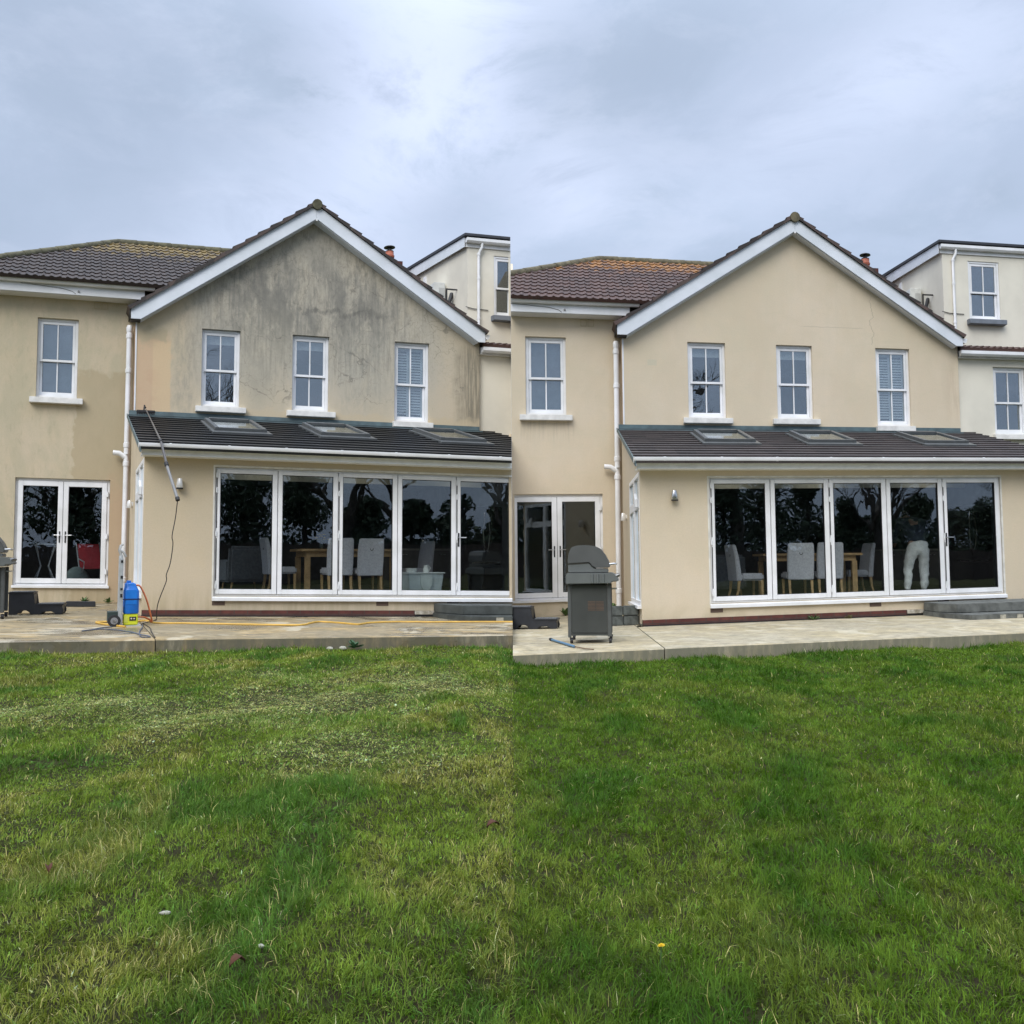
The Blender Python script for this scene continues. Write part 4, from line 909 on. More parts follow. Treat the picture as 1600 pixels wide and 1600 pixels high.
ev = [(-22, -12, 7.2, 2.9), (-18, -14, 8.1, 3.0), (-14, -13, 7.0, 2.8), (-10.5, -14, 7.7, 2.9), (-7, -13.5, 6.6, 2.7), (-3.6, -14, 7.4, 2.8), (-.6, -14, 6.9, 2.6), (2.3, -14.2, 5.9, 2.3), (5.2, -14, 4.1, 2.2), (7.9, -14, 3.7, 2.1), (10.6, -14, 4.3, 2.2), (13.2, -14, 3.9, 2.2),
      (16, -14, 6.4, 2.6), (19.3, -14, 7.3, 2.8), (22.8, -14, 7.9, 2.9), (26.2, -14, 8.3, 2.9), (29.6, -14, 7.6, 2.7), (32.6, -14, 6.1, 2.5), (35.6, -14, 4.9, 2.4), (38.7, -14, 4.5, 2.5), (41.8, -14, 5.1, 2.6), (45, -14, 4.6, 2.6), (48.3, -14, 5.3, 2.7), (51.5, -14, 6.2, 2.7)]
ORD = 'first second third fourth fifth sixth seventh eighth ninth tenth eleventh twelfth thirteenth fourteenth fifteenth sixteenth seventeenth eighteenth nineteenth twentieth twenty-first twenty-second twenty-third twenty-fourth'.split()
for i, (x, y, h, r) in enumerate(ev): evergreen(x, y, h, r, 50+i, '%s evergreen in the row behind the photographer, %s from the left' % ('tall' if h > 5.5 else 'low', ORD[i]))
for i, (x, y, h) in enumerate([(-9, -16, 12), (-1.9, -13, 15.5), (3.4, -12, 12), (8.3, -16, 12.5), (12.6, -12, 10), (20, -17, 13), (26.5, -13, 18), (36, -12, 11.5), (41.5, -16, 13), (47, -12, 12.5)]): bare_tree(x, y, h, 80+i, 'leafless winter tree above the evergreens behind the photographer, %s from the left' % ORD[i])
fn = bpy.data.objects.new('garden_fence', None); col.objects.link(fn); fn.location = (0, -9.5, 0); tag(fn, 'dark timber fence closing the garden behind the photographer', 'fence')
FW = pm('fence_wood', (.06, .045, .035), .85, .3, 8)
for i in range(30):
    x = -21+i*2.4; y0 = 0
    m = MB(); j = 0
    while j < 2.3: m.box(x+j, x+j+.12, y0, y0+.02, -.2, 1.75+.02*((i*7+int(j*9)) % 3)); j += .125
    m.build('panel', FW, fn); MB().box(x+2.31, x+2.39, y0-.02, y0+.06, -.3, 1.85).build('post', FW, fn)

# ------------------------------------------------------------------ furniture inside the extensions
def make_chair():
    T = thing_r(None, 'dining_chair', (0, 0, 0), 0, 'x', 'chair')
    m = MB(); secs = []
    for z, y, w_, th_ in ((.36, -.20, .225, .05), (.55, -.215, .232, .045), (.8, -.245, .235, .04), (.98, -.28, .225, .036), (1.03, -.29, .215, .03)):
        secs.append([(-w_, y-th_, z), (w_, y-th_, z), (w_+.008, y, z), (w_, y+th_, z), (-w_, y+th_, z), (-w_-.008, y, z)])
    m.loft(secs); m.build('backrest', FAB, T, bevel=.012, smooth=True)
    MB().box(-.235, .235, -.155, .27, .37, .50).build('seat', FAB, T, bevel=.03, smooth=True)
    for sx in (-1, 1):
        MB().loft([[(sx*.2+a*k, -.20+b*k-d, z) for a, b in ((-1, -1), (1, -1), (1, 1), (-1, 1))] for z, k, d in ((.365, .022, 0), (.18, .018, .02), (0, .015, .08))]).build('leg', OAK, T)
        MB().loft([[(sx*.2+a*k, .235+b*k, z) for a, b in ((-1, -1), (1, -1), (1, 1), (-1, 1))] for z, k in ((.37, .022), (0, .015))]).build('leg', OAK, T)
    k = MB(); k.box(-.02, .02, -.285, -.276, .88, .93); k.tube([(0.03*math.cos(a), -.29, .86+.045*math.sin(a)) for a in np.linspace(0, 2*math.pi, 13)], .006, 6); k.build('knocker_ring', pm('pewter', (.10, .10, .10), .4, metal=.8), T)
    return T
chair0 = make_chair(); used = [False]
def put_chair(s, x, y, rot, label):
    o = chair0 if not used[0] else copy_tree(chair0); used[0] = True
    place(o, SITES[s], (x, y, -.02), rot); tag(o, label, 'chair', 'dining chairs'); return o
put_chair('L', 3.50, -3.25, 0, 'plain backed grey chair, left one of the pair behind the stained house\'s doors')
put_chair('L', 4.07, -3.25, 0, 'grey chair with a ring on its back, behind the stained house\'s doors')
put_chair('L', 5.40, -2.3, R(98), 'grey dining chair seen side on, standing behind the plastic storage box')
put_chair('L', 2.55, -2.75, R(-88), 'grey dining chair facing right at the left end of the table, stained house')
put_chair('R', 1.98, -2.9, R(-80), 'grey chair seen side on in the clean house\'s leftmost door pane')
put_chair('R', 2.90, -3.2, 0, 'grey chair with a ring on its back, in the clean house\'s second pane')
put_chair('R', 3.46, -3.2, 0, 'grey dining chair half hidden by the white door stile in the clean house')
put_chair('R', 4.35, -2.3, R(95), 'grey dining chair facing left at the right end of the table, clean house')
def table(s, x0, x1, y0, y1, label):
    T = thing_r(SITES[s], 'dining_table', ((x0+x1)/2, (y0+y1)/2, -.02), 0, label, 'table'); a, b = (x1-x0)/2, (y1-y0)/2
    MB().box(-a, a, -b, b, .80, .845).build('tabletop', OAK, T, bevel=.006); MB().box(-a+.1, a-.1, -b+.08, b-.08, .70, .798).build('apron', OAK, T)
    for sx in (-1, 1):
        for sy in (-1, 1): MB().box(sx*(a-.13)-.045, sx*(a-.13)+.045, sy*(b-.11)-.045, sy*(b-.11)+.045, 0, .70).build('leg', OAK, T)
table('L', 2.95, 4.85, -2.95, -2.05, 'oak dining table with yellow flowers on it, inside the stained house')
table('R', 2.35, 4.20, -2.95, -2.05, 'bare oak dining table inside the clean house')
V1 = thing_r(SITES['L'], 'flower_vase', (3.40, -2.6, .826), 0, 'small dark vase of yellow daffodils on the dining table', 'vase')
MB().lathe([(0, 0), (.04, 0), (.05, .06), (.03, .11), (.035, .13), (0, .12)], n=14).build('vase', pm('dark_glass', (.03, .05, .04), .1), V1, smooth=True)
ym = pm('daffodil_yellow', (.62, .42, .02), .7, .2, 20)
for i in range(9):
    a = i*.7; rr = .03+.02*(i % 3); h = .17+.03*(i % 4); x, y = rr*1.8*math.cos(a), rr*1.8*math.sin(a); f = MB(); f.tube([(0, 0, .1), (x*.6, y*.6, h-.03), (x, y, h)], .003, 5)
    st = f.build('stem', pm('stem_green', (.06, .13, .03), .7), V1); p = MB()
    for k_ in range(6):
        b = k_*math.pi/3; p.add([(x, y, h), (x+.03*math.cos(b-.4), y+.03*math.sin(b-.4), h+.012), (x+.046*math.cos(b), y+.046*math.sin(b), h+.005), (x+.03*math.cos(b+.4), y+.03*math.sin(b+.4), h+.012)], [(0, 1, 2, 3)])
    p.lathe([(.006, 0), (.012, .02), (.010, .02), (0, .004)], (x, y, h), 8); p.build('flower', ym, st)
# plastic box
Bx = thing_r(SITES['L'], 'storage_box', (5.02, -3.55, -.02), 0, 'cloudy grey plastic storage box standing just behind the fourth door pane', 'box')
PB = pm('cloudy_plastic', (.42, .47, .49), .4, .1)
m = MB(); m.loft([[(-.29, -.19, .0), (.29, -.19, 0), (.29, .19, 0), (-.29, .19, 0)], [(-.34, -.22, .42), (.34, -.22, .42), (.34, .22, .42), (-.34, .22, .42)]]); m.build('body', PB, Bx, bevel=.012)
m = MB(); ringframe(m, -.36, .36, .405, .435, -.24, .24, .02, .02, .03, .0) if False else m.box(-.36, .36, -.24, .24, .415, .435); m.build('rim', pm('white_plastic', (.6, .63, .63), .5), Bx, bevel=.005)
m = MB(); m.prism([(-.12+.12*0, .40), (.12, .40), (.11, .22), (.06, .13), (0, .10), (-.06, .13), (-.11, .22)], -.235, -.222, 'y'); m.build('moulded_panel', pm('frosted_panel', (.42, .46, .46), .5), Bx)
BWL = thing_r(SITES['L'], 'kitchen_jug', (5.10, -3.55, .416), 0, 'small white jug lying on the plastic storage box', 'jug')
MB().lathe([(0, 0), (.05, 0), (.06, .05), (.04, .1), (.05, .13), (0, .12)], n=12).build('body', pm('crockery', (.65, .65, .62), .25), BWL, smooth=True); MB().tube([(.05, 0, .11), (.09, 0, .08), (.055, 0, .03)], .008, 6).build('handle', pm('crockery', (.65,)*3), BWL)
TUB = thing_r(SITES['L'], 'white_tub', (4.80, -3.6, .416), 0, 'flat white tub on the left of the storage box lid', 'tub'); MB().lathe([(0, 0), (.085, 0), (.095, .05), (.1, .055), (.1, .07), (0, .07)], n=18).build('body', pm('crockery', (.65,)*3), TUB, smooth=True)
# sofas
def sofa(s, x, y, rot, label, wd=.82):
    T = thing_r(SITES[s], 'armchair', (x, y, -.02), rot, label, 'armchair'); G = pm('slate_upholstery', (.15, .16, .175), .95, .15, 20, .2, 150)
    MB().box(-wd/2+.1, wd/2-.1, -.36, .3, .20, .46).build('seat', G, T, bevel=.05, smooth=True)
    MB().prism([(.25, .2), (.42, .2), (.50, .86), (.36, .88)], -wd/2+.02, wd/2-.02, 'x').build('backrest', G, T, bevel=.05, smooth=True)
    for sx in (-1, 1): MB().box(sx*(wd/2-.06)-.06, sx*(wd/2-.06)+.06, -.38, .36, .20, .62).build('armrest', G, T, bevel=.04, smooth=True)
    for sx in (-1, 1):
        for sy in (-.3, .32): MB().tube([(sx*(wd/2-.12), sy, .2), (sx*(wd/2-.09), sy-.02*sx, 0)], [.022, .013], 8).build('leg', OAK, T)
sofa('L', 2.02, -2.0, R(185), 'dark grey armchair on wooden legs behind the first door pane of the stained house')
sofa('R', 1.55, -1.2, R(170), 'dark grey sofa in the shade behind the chair of the leftmost pane, clean house', 1.5)
# kitchen
for s in 'LR':
    w_ = {'L': 'stained', 'R': 'clean'}[s]; S = SITES[s]
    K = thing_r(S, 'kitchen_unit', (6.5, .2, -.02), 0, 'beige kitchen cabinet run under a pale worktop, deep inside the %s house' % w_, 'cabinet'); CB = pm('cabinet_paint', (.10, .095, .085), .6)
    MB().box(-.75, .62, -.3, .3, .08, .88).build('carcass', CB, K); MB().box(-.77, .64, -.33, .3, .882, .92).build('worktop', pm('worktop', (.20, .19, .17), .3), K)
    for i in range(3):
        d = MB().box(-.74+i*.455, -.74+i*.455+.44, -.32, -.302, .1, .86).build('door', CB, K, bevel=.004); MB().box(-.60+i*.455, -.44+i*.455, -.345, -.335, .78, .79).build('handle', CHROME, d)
    Fr = thing_r(S, 'fridge_freezer', (7.45, -.9, -.02), R(-8), 'tall glossy black fridge with two curved chrome handles in the %s house' % w_, 'fridge'); FBK = pm('gloss_black', (.015, .016, .02), .12)
    MB().box(-.44, .44, -.3, .36, .05, 1.82).build('body', FBK, Fr, bevel=.008)
    for sx in (-1, 1):
        d = MB().box(min(0, sx*.44)+.003, max(0, sx*.44)-.003, -.36, -.302, .72, 1.80).build('door', FBK, Fr, bevel=.01)
        MB().tube([(sx*.035, -.365, .86), (sx*.045, -.40, .95), (sx*.075, -.42, 1.25), (sx*.045, -.40, 1.6), (sx*.035, -.365, 1.68)], .011, 8).build('handle', CHROME, d, smooth=True)
    d = MB().box(-.437, .437, -.36, -.302, .08, .71).build('freezer_drawer', FBK, Fr, bevel=.01); MB().tube([(-.3, -.365, .62), (-.28, -.40, .62), (.28, -.40, .62), (.3, -.365, .62)], .011, 8).build('handle', CHROME, d)
KT = thing_r(SITES['L'], 'kettle', (6.55, .1, .90), 0, 'steel kettle on the worktop inside the stained house', 'kettle'); MB().lathe([(0, 0), (.09, 0), (.085, .1), (.06, .2), (0, .22)], n=16).build('body', CHROME, KT, smooth=True); MB().tube([(.08, 0, .05), (.13, 0, .1), (.11, 0, .2), (.05, 0, .21)], .012, 6).build('handle', GASK, KT)

# ------------------------------------------------------------------ the person (back towards us, bending forward)
def skin(name, verts, edges, radii, mat, parent, sub=2, root=0, flatten=None):
    me = bpy.data.meshes.new(name); me.from_pydata(verts, edges, []); o = bpy.data.objects.new(name, me); col.objects.link(o); o.parent = parent; me.materials.append(mat)
    md = o.modifiers.new('skin', 'SKIN'); md.use_smooth_shade = True
    for i, r in enumerate(radii): me.skin_vertices[0].data[i].radius = r if isinstance(r, tuple) else (r, r); me.skin_vertices[0].data[i].use_root = (i == root)
    sb = o.modifiers.new('sub', 'SUBSURF'); sb.levels = sub; sb.render_levels = sub; return o
Pn = thing_r(SITES['R'], 'person', (5.36, -3.05, -.02), R(0), 'person in pale grey joggers and dark navy top bending forward behind the glass', 'person')
SKN = pm('skin', (.42, .26, .19), .6); NAVY = pm('navy_jersey', (.018, .024, .042), .9, .2, 20, .2, 90); JOG = pm('pale_grey_jersey', (.80, .79, .78), .95, .16, 9, 1., 16)
hip = (0, 0, .93); chest = (.02, .26, 1.34); neck = (.02, .42, 1.46)
bv = [hip, (0, .1, 1.12), chest, neck, (.02, .50, 1.50),      # spine to head base
      (-.11, 0, .88), (-.16, .07, .50), (-.235, -.03, .09), (-.24, .10, .04),      # left leg
      (.11, 0, .88), (.13, .05, .50), (.10, 0, .09), (.12, .13, .04),
      (-.19, .30, 1.38), (-.27, .38, 1.12), (-.20, .56, .98), (.23, .28, 1.38), (.33, .36, 1.14), (.22, .56, 1.02)]
be = [(0, 1), (1, 2), (2, 3), (3, 4), (0, 5), (5, 6), (6, 7), (7, 8), (0, 9), (9, 10), (10, 11), (11, 12), (2, 13), (13, 14), (14, 15), (2, 16), (16, 17), (17, 18)]
br = [.13, .125, .15, .06, .055, .095, .06, .04, .04, .095, .06, .04, .04, .06, .045, .03, .06, .045, .03]
body = skin('body', bv, be, br, SKN, Pn)
# head with ears, nose and brow; hair as a child
hd = MB(); secs = []
c0 = Vector((.02, .58, 1.52)); tilt = Matrix.Rotation(R(-48), 4, 'X')
for z, rx, ry, oy in ((-.11, .035, .04, .03), (-.085, .05, .065, .02), (-.04, .068, .085, .01), (.01, .076, .096, 0), (.05, .075, .096, -.004), (.09, .06, .08, -.006), (.115, .03, .04, -.006)):
    secs.append([tuple(c0+(tilt @ Vector((rx*math.cos(a), oy+ry*math.sin(a)*(1.06 if 1.2 < a < 1.9 else 1), z)))) for a in np.linspace(0, 2*math.pi, 17)[:-1]])
hd.loft(secs)
for sx in (-1, 1): hd.tube([tuple(c0+tilt @ Vector((sx*.072, -.01, -.03))), tuple(c0+tilt @ Vector((sx*.088, -.02, .0))), tuple(c0+tilt @ Vector((sx*.078, -.01, .03)))], [.008, .012, .008], 6)
hd.tube([tuple(c0+tilt @ Vector((0, .09, .02))), tuple(c0+tilt @ Vector((0, .125, -.02)))], [.01, .014], 6)
HD = hd.build('head', SKN, Pn, smooth=True)
hr = MB(); secs = []
for z, rx, ry, oy in ((-.03, .074, .06, -.045), (.02, .083, .088, -.02), (.06, .082, .098, -.01), (.10, .066, .082, -.01), (.13, .03, .04, -.01)):
    secs.append([tuple(c0+(tilt @ Vector((rx*math.cos(a), oy+ry*math.sin(a), z)))) for a in np.linspace(0, 2*math.pi, 17)[:-1]])
hr.loft(secs); hr.build('hair', pm('dark_hair', (.03, .02, .015), .8), HD, smooth=True)
skin('joggers', [hip, (0, .03, 1.05), (-.115, -.01, .86), (-.145, .04, .66), (-.165, .07, .50), (-.195, .01, .30), (-.235, -.03, .07), (.115, -.01, .86), (.125, .02, .66), (.13, .05, .50), (.115, .0, .30), (.10, 0, .07)],
     [(0, 1), (0, 2), (2, 3), (3, 4), (4, 5), (5, 6), (0, 7), (7, 8), (8, 9), (9, 10), (10, 11)], [(.17, .15), (.16, .13), .128, .105, .088, .08, .06, .128, .105, .088, .08, .06], JOG, Pn)
skin('sweater', [(0, .0, .93), (0, .10, 1.12), (.02, .26, 1.36), (.02, .45, 1.475), (-.20, .30, 1.39), (-.28, .38, 1.12), (-.22, .53, 1.0), (.24, .28, 1.39), (.34, .36, 1.14), (.24, .53, 1.04)],
     [(0, 1), (1, 2), (2, 3), (2, 4), (4, 5), (5, 6), (2, 7), (7, 8), (8, 9)], [(.19, .165), (.185, .16), (.185, .155), .088, .085, .065, .045, .085, .065, .045], NAVY, Pn)
for o_ in Pn.children:
    if o_.name.startswith(('joggers', 'sweater')):
        tx = bpy.data.textures.new('folds', 'CLOUDS'); tx.noise_scale = .085; dm = o_.modifiers.new('folds', 'DISPLACE'); dm.texture = tx; dm.strength = .05; dm.mid_level = .5
SH = pm('white_trainer', (.5, .5, .5), .6)
for x in (-.235, .11): MB().loft([[(x-w_, y, 0), (x+w_, y, 0), (x+w_*.9, y, h), (x-w_*.9, y, h)] for y, w_, h in ((-.08, .036, .08), (.0, .042, .09), (.1, .05, .06), (.19, .035, .04))]).build('shoe', SH, Pn, bevel=.01, smooth=True)
def hand(wr, d, parent):
    wr = Vector(wr); d = Vector(d).normalized(); sdv = d.cross(Vector((0, 0, 1))).normalized(); H_ = MB()
    H_.loft([[tuple(wr+d*a+sdv*w_*sx+Vector((0, 0, h*sz))) for sx, sz in ((-1, -1), (1, -1), (1, 1), (-1, 1))] for a, w_, h in ((0, .024, .016), (.05, .038, .015), (.09, .04, .012))])
    for i, L in enumerate((.065, .075, .07, .055)):
        p = wr+d*.088+sdv*(-.03+i*.02); H_.tube([tuple(p), tuple(p+d*L*.5-Vector((0, 0, .006))), tuple(p+d*L*.9-Vector((0, 0, .024)))], [.009, .008, .006], 6)
    p = wr+d*.03-sdv*.03; H_.tube([tuple(p), tuple(p+d*.03-sdv*.025), tuple(p+d*.055-sdv*.03-Vector((0, 0, .01)))], [.011, .009, .007], 6); H_.build('hand', SKN, parent, smooth=True)
hand((-.20, .56, .98), (.1, 1, -.3), Pn); hand((.22, .56, 1.02), (-.1, 1, -.3), Pn)

# ------------------------------------------------------------------ things in the stained house's garden room
S = SITES['L']; TW = pm('white_tube', (.34, .35, .38), .4)
A_ = thing_r(S, 'clothes_airer', (-1.78, 1.0, -.05), R(10), 'folding white tube clothes airer behind the left french door', 'airer')
for sy in (-.12, .12):
    m = MB(); m.tube([(-.25, sy*1.6, 0), (-.1, sy*.4, .45), (-.2, -sy, .92)], .012, 6); m.tube([(.2, sy*1.6, 0), (.05, sy*.4, .45), (.18, -sy, .92)], .012, 6); m.tube([(-.25, sy*1.6, .01), (.2, sy*1.6, .01)], .01, 6); m.build('leg_frame', TW, A_)
m = MB(); [m.tube([(-.22, -.3+i*.1, .92), (.22, -.3+i*.1, .92)], .008, 6) for i in range(7)]; [m.tube([(x, -.3, .92), (x, .3, .92)], .01, 6) for x in (-.22, .22)]; m.build('rail_frame', TW, A_)
C_ = thing_r(S, 'folding_chair', (-.80, 1.1, -.05), R(15), 'red fabric folding chair with pale tube frame behind the right french door', 'chair')
RF = pm('red_canvas', (.34, .02, .03), .85); MB().prism([(.05, .42), (.30, .95), (.32, .94), (.07, .41)], -.22, .22, 'x').build('backrest', RF, C_); MB().box(-.22, .22, -.3, .06, .40, .415).build('seat', RF, C_)
for sx in (-.24, .24):
    m = MB(); m.tube([(sx, .3, 0), (sx, -.28, .42), (sx, -.3, .55), (sx, .12, .62)], .013, 6); m.tube([(sx, -.3, 0), (sx, .05, .40), (sx, .34, .98)], .013, 6); m.build('leg_frame', TW, C_)
Q = thing_r(S, 'laundry_bag', (-1.12, .95, -.05), 0, 'slumped grey green bag on the floor between the french doors', 'bag')
MB().loft([[(r*math.cos(a)*(1+.08*math.sin(3*a+z*9)), r*math.sin(a)*.7, z) for a in np.linspace(0, 2*math.pi, 15)[:-1]] for z, r in ((0, .24), (.12, .30), (.28, .25), (.40, .14), (.45, .05))]).build('sack', pm('grey_green_cloth', (.12, .15, .15), .9), Q, smooth=True, sub=1)
# ------------------------------------------------------------------ barbecues
def barbecue(s, x, y, rot, label):
    T = thing_r(SITES[s], 'gas_barbecue', (x, y, GZ), rot, label, 'barbecue', 'gas barbecues on the patio'); k = .00131
    P = lambda a, b: ((a-690)*k, (1180-b)*k)
    GL = pm('bbq_lid', (.085, .088, .085), .45, .08, 4); GM = pm('bbq_shelf', (.12, .13, .125), .5, .08, 4); GD = pm('bbq_cabinet', (.042, .046, .043), .5, .12, 3)
    D0, D1 = -.30, .32
    lid = MB(); prof = [P(*q) for q in ((470, 378), (468, 340), (480, 270), (505, 212), (560, 193), (650, 188), (745, 198), (800, 225), (850, 290), (880, 350), (897, 400), (880, 420), (745, 420), (715, 400), (690, 365))]
    lid.prism(prof, D0-.0, D1, 'y'); L_ = lid.build('lid', GL, T, bevel=.008)
    h = MB(); h.tube([P(885, 384)[:1]+(D0+.08,)+P(885, 384)[1:], (P(940, 380)[0], D0+.08, P(940, 380)[1]), (P(955, 384)[0], D0+.10, P(955, 384)[1]), (P(955, 384)[0], D1-.1, P(955, 384)[1]), (P(940, 380)[0], D1-.08, P(940, 380)[1])], .013, 8); h.build('handle', CHROME, L_, smooth=True)
    fb = MB(); fb.prism([P(*q) for q in ((470, 386), (685, 372), (712, 408), (742, 427), (870, 427), (876, 466), (474, 466))], D0+.02, D1-.02, 'y'); fb.build('firebox', GM, T, bevel=.006)
    sh = MB(); sh.prism([P(*q) for q in ((455, 478), (470, 470), (900, 470), (935, 478), (955, 500), (985, 545), (975, 556), (915, 560), (905, 578), (455, 582))], D0-.10, D1+.1, 'y'); SH_ = sh.build('shelf', GM, T, bevel=.01)
    rb = MB()
    for cx_ in (720, 775, 830): rb.tube([(P(cx_, 0)[0], D0-.10, P(0, 572)[1]), (P(cx_, 0)[0], D0-.10, P(0, 482)[1])], .018, 10)
    rb.build('shelf_ribs', GM, SH_, smooth=True)
    for j in range(3):
        kn = MB(); yy = D0+.08+j*.2; q = P(962, 505); kn.tube([(q[0]-.01, yy, q[1]), (q[0]+.035, yy, q[1]+.018)], [.028, .022], 12); kn.build('control_knob', pm('knob_chrome', (.18, .18, .18), .3, metal=.8), SH_, smooth=True)
    cb = MB(); a, b = P(505, 590), P(862, 1075); cb.box(a[0], b[0], D0+.0, D1, b[1], a[1]); CBt = cb.build('cabinet', GD, T, bevel=.004)
    for q0, q1 in (((466, 585), (500, 1120)), ((864, 585), (905, 1110))):
        for yy in (D0-.012, D1-.04):
            a, b = P(*q0), P(*q1); MB().box(a[0], b[0], yy, yy+.05, b[1], a[1]).build('corner_post', pm('bbq_post', (.075, .08, .078), .45), T, bevel=.006)
    MB().box(P(500, 0)[0], P(864, 0)[0], D0-.008, D1, P(0, 1100)[1], P(0, 1078)[1]).build('bottom_rail', GD, T)
    gr = MB(); a, b = P(668, 752), P(828, 850)
    n = 7
    for i in range(n):
        z = b[1]+(a[1]-b[1])*(i+.15)/n
        for x0, x1 in ((a[0], (a[0]+b[0])/2-.004), ((a[0]+b[0])/2+.004, b[0])): gr.box(x0, x1, D0-.004, D0+.001, z, z+.0085)
    gr.build('vent_slots', pm('vent_rust', (.13, .085, .06), .8), CBt)
    lt = MB(); lt.box(P(905, 0)[0], P(960, 0)[0], D0+.1, D1-.1, P(0, 640)[1], P(0, 630)[1]); lt.build('door_handle', CHROME, T)
    for cx_ in (500, 890):
        for yy in (D0+.03, D1-.03):
            w_ = MB(); q = P(cx_, 1150); w_.tube([(q[0]-.018, yy, .036), (q[0]+.018, yy, .036)], .036, 14); w_.box(q[0]-.024, q[0]+.024, yy-.02, yy+.02, .045, .075); w_.build('caster', BLACK, T, smooth=True)
barbecue('R', -.965, -6.72, R(-4), 'dark grey gas barbecue standing on the dry patio before the clean french doors')
barbecue('L', -2.45, -4.6, R(0), 'dark grey gas barbecue at the far left edge beside black steps, stained house')
# ------------------------------------------------------------------ black two-tread steps
def steps(s, x, y, rot, label):
    T = thing_r(SITES[s], 'step_stool', (x, y, GZ), rot, label, 'steps', 'black plastic step stools'); PL = pm('black_plastic', (.02, .022, .027), .45, .2); TR = pm('worn_tread', (.17, .175, .18), .6, .3, 40)
    for yy in (-.20, .17):
        m = MB(); m.prism([(-.36, 0), (-.24, 0), (-.22, .04), (-.18, .07), (-.10, .07), (-.06, .04), (-.04, .0), (.10, 0), (.14, .04), (.26, .05), (.33, 0), (.42, 0), (.44, .06), (.41, .15), (.02, .17), (.0, .33), (-.03, .37), (-.36, .37)], yy, yy+.035, 'y')
        m.build('side_panel', PL, T, bevel=.008)
    for (x0, x1, z) in ((-.37, -.0, .372), (.04, .44, .172)):
        m = MB(); m.box(x0, x1, -.21, .215, z-.03, z); tr = m.build('tread', PL, T, bevel=.008); g_ = MB()
        n = 8
        for i in range(n): a = x0+.02+(x1-x0-.04)*i/n; g_.box(a, a+(x1-x0)/n*.55, -.19, .195, z+.001, z+.008)
        g_.build('tread_grip', TR, tr)
    MB().box(-.02, .0, -.16, .17, .02, .34).build('riser', PL, T); MB().box(.40, .415, -.16, .17, .02, .14).build('riser', PL, T)
steps('L', -1.75, -3.55, R(-6), 'black plastic steps beside the left barbecue under the stained house\'s french doors')
steps('R', -1.83, -3.5, R(-6), 'black plastic steps left of the barbecue under the clean house\'s french doors')
tb = tag(MB().box(-1.30, -.74, -1.42, -1.22, GZ, GZ+.10).build('planter_tray', pm('black_plastic', (.02,)*3), None, SITES['L'], bevel=.01), 'long low black tray on wet concrete at the foot of the wall', 'tray')
# ------------------------------------------------------------------ washing trolley, its hoses and pole
S = SITES['L']
T = thing_r(S, 'water_trolley', (-.40, -6.05, GZ), R(0), 'upright metal sack trolley carrying a blue water tank above a yellow box', 'trolley')
AL = pm('dull_aluminium', (.58, .60, .61), .4, .1, 8, metal=.55); k = .00135
for xx, yy in ((-.065, -.13), (-.065, .13)):
    m = MB(); m.tube([(xx-.02, yy, .02), (xx-.015, yy, .5), (xx-.012, yy, .98)], .022, 8); m.build('frame_rail', AL, T, smooth=True)
[MB().box(-.09, -.055, -.13, .13, z, z+.03).build('crossbar', AL, T) for z in (.25, .5, .75, .95)]
m = MB(); m.box(-.105, -.05, -.16, -.145, .0, .94); m.box(-.09, -.062, -.165, -.16, .05, .9); m.build('front_plate', AL, T)
m = MB(); m.tube([(-.07, -.12, .96), (-.10, -.12, 1.06), (-.085, -.1, 1.12), (-.06, -.02, 1.13), (-.06, .02, 1.13), (-.085, .1, 1.12), (-.10, .12, 1.06), (-.07, .12, .96)], .014, 8); m.tube([(-.10, -.12, 1.06), (-.05, -.125, 1.02), (-.02, -.12, .96)], .016, 8); m.build('handle', pm('grip_grey', (.35, .35, .34), .5), T, smooth=True)
m = MB()
for (z, h) in ((.88, .035), (.66, .04), (.50, .03), (.40, .05)): m.box(-.085, -.055, -.172, -.164, z, z+h)
m.build('clip', BLACK, T)
m = MB(); m.box(-.05, .19, -.15, .14, 0, .012); m.build('toe_plate', AL, T)
for yy in (-.20, .17):
    w_ = MB(); w_.tube([(-.155, yy-.025, .082), (-.155, yy+.03, .082)], .082, 22); WH = w_.build('wheel', pm('tyre', (.025, .025, .027), .85), T, bevel=.008, smooth=True)
    q = MB(); q.tube([(-.155, yy-.03, .082), (-.155, yy-.024, .082)], .048, 16); q.build('rim', pm('rim_grey', (.22, .22, .23), .5), WH); q = MB(); q.tube([(-.155, yy-.038, .082), (-.155, yy-.028, .082)], .018, 10); q.build('hub_cap', CHROME, WH)
MB().tube([(-.155, -.2, .082), (-.155, .2, .082)], .01, 8).build('axle', AL, T)
q = MB(); q.box(-.235, -.06, -.12, .2, .06, .20); q.build('rear_guard', pm('dark_green_metal', (.03, .05, .045), .6), T)
yb_ = MB(); yb_.box(-.035, .15, -.14, .13, .014, .168); YB = yb_.build('yellow_box', pm('yellow_plastic', (.62, .66, .03), .45, .05), T, bevel=.012)
q = MB(); q.box(.04, .125, -.146, -.139, .075, .13); SO = q.build('socket_panel', BLACK, YB)
q = MB(); q.tube([(.065, -.152, .105), (.065, -.147, .105)], .012, 10); q.box(.09, .11, -.152, -.147, .095, .112); q.build('switch', pm('cream_switch', (.6, .55, .45), .5), SO)
q = MB(); q.box(-.03, .02, -.1435, -.14, .05, .14); q.build('sticker', pm('yellow_label', (.55, .58, .08), .5), YB)
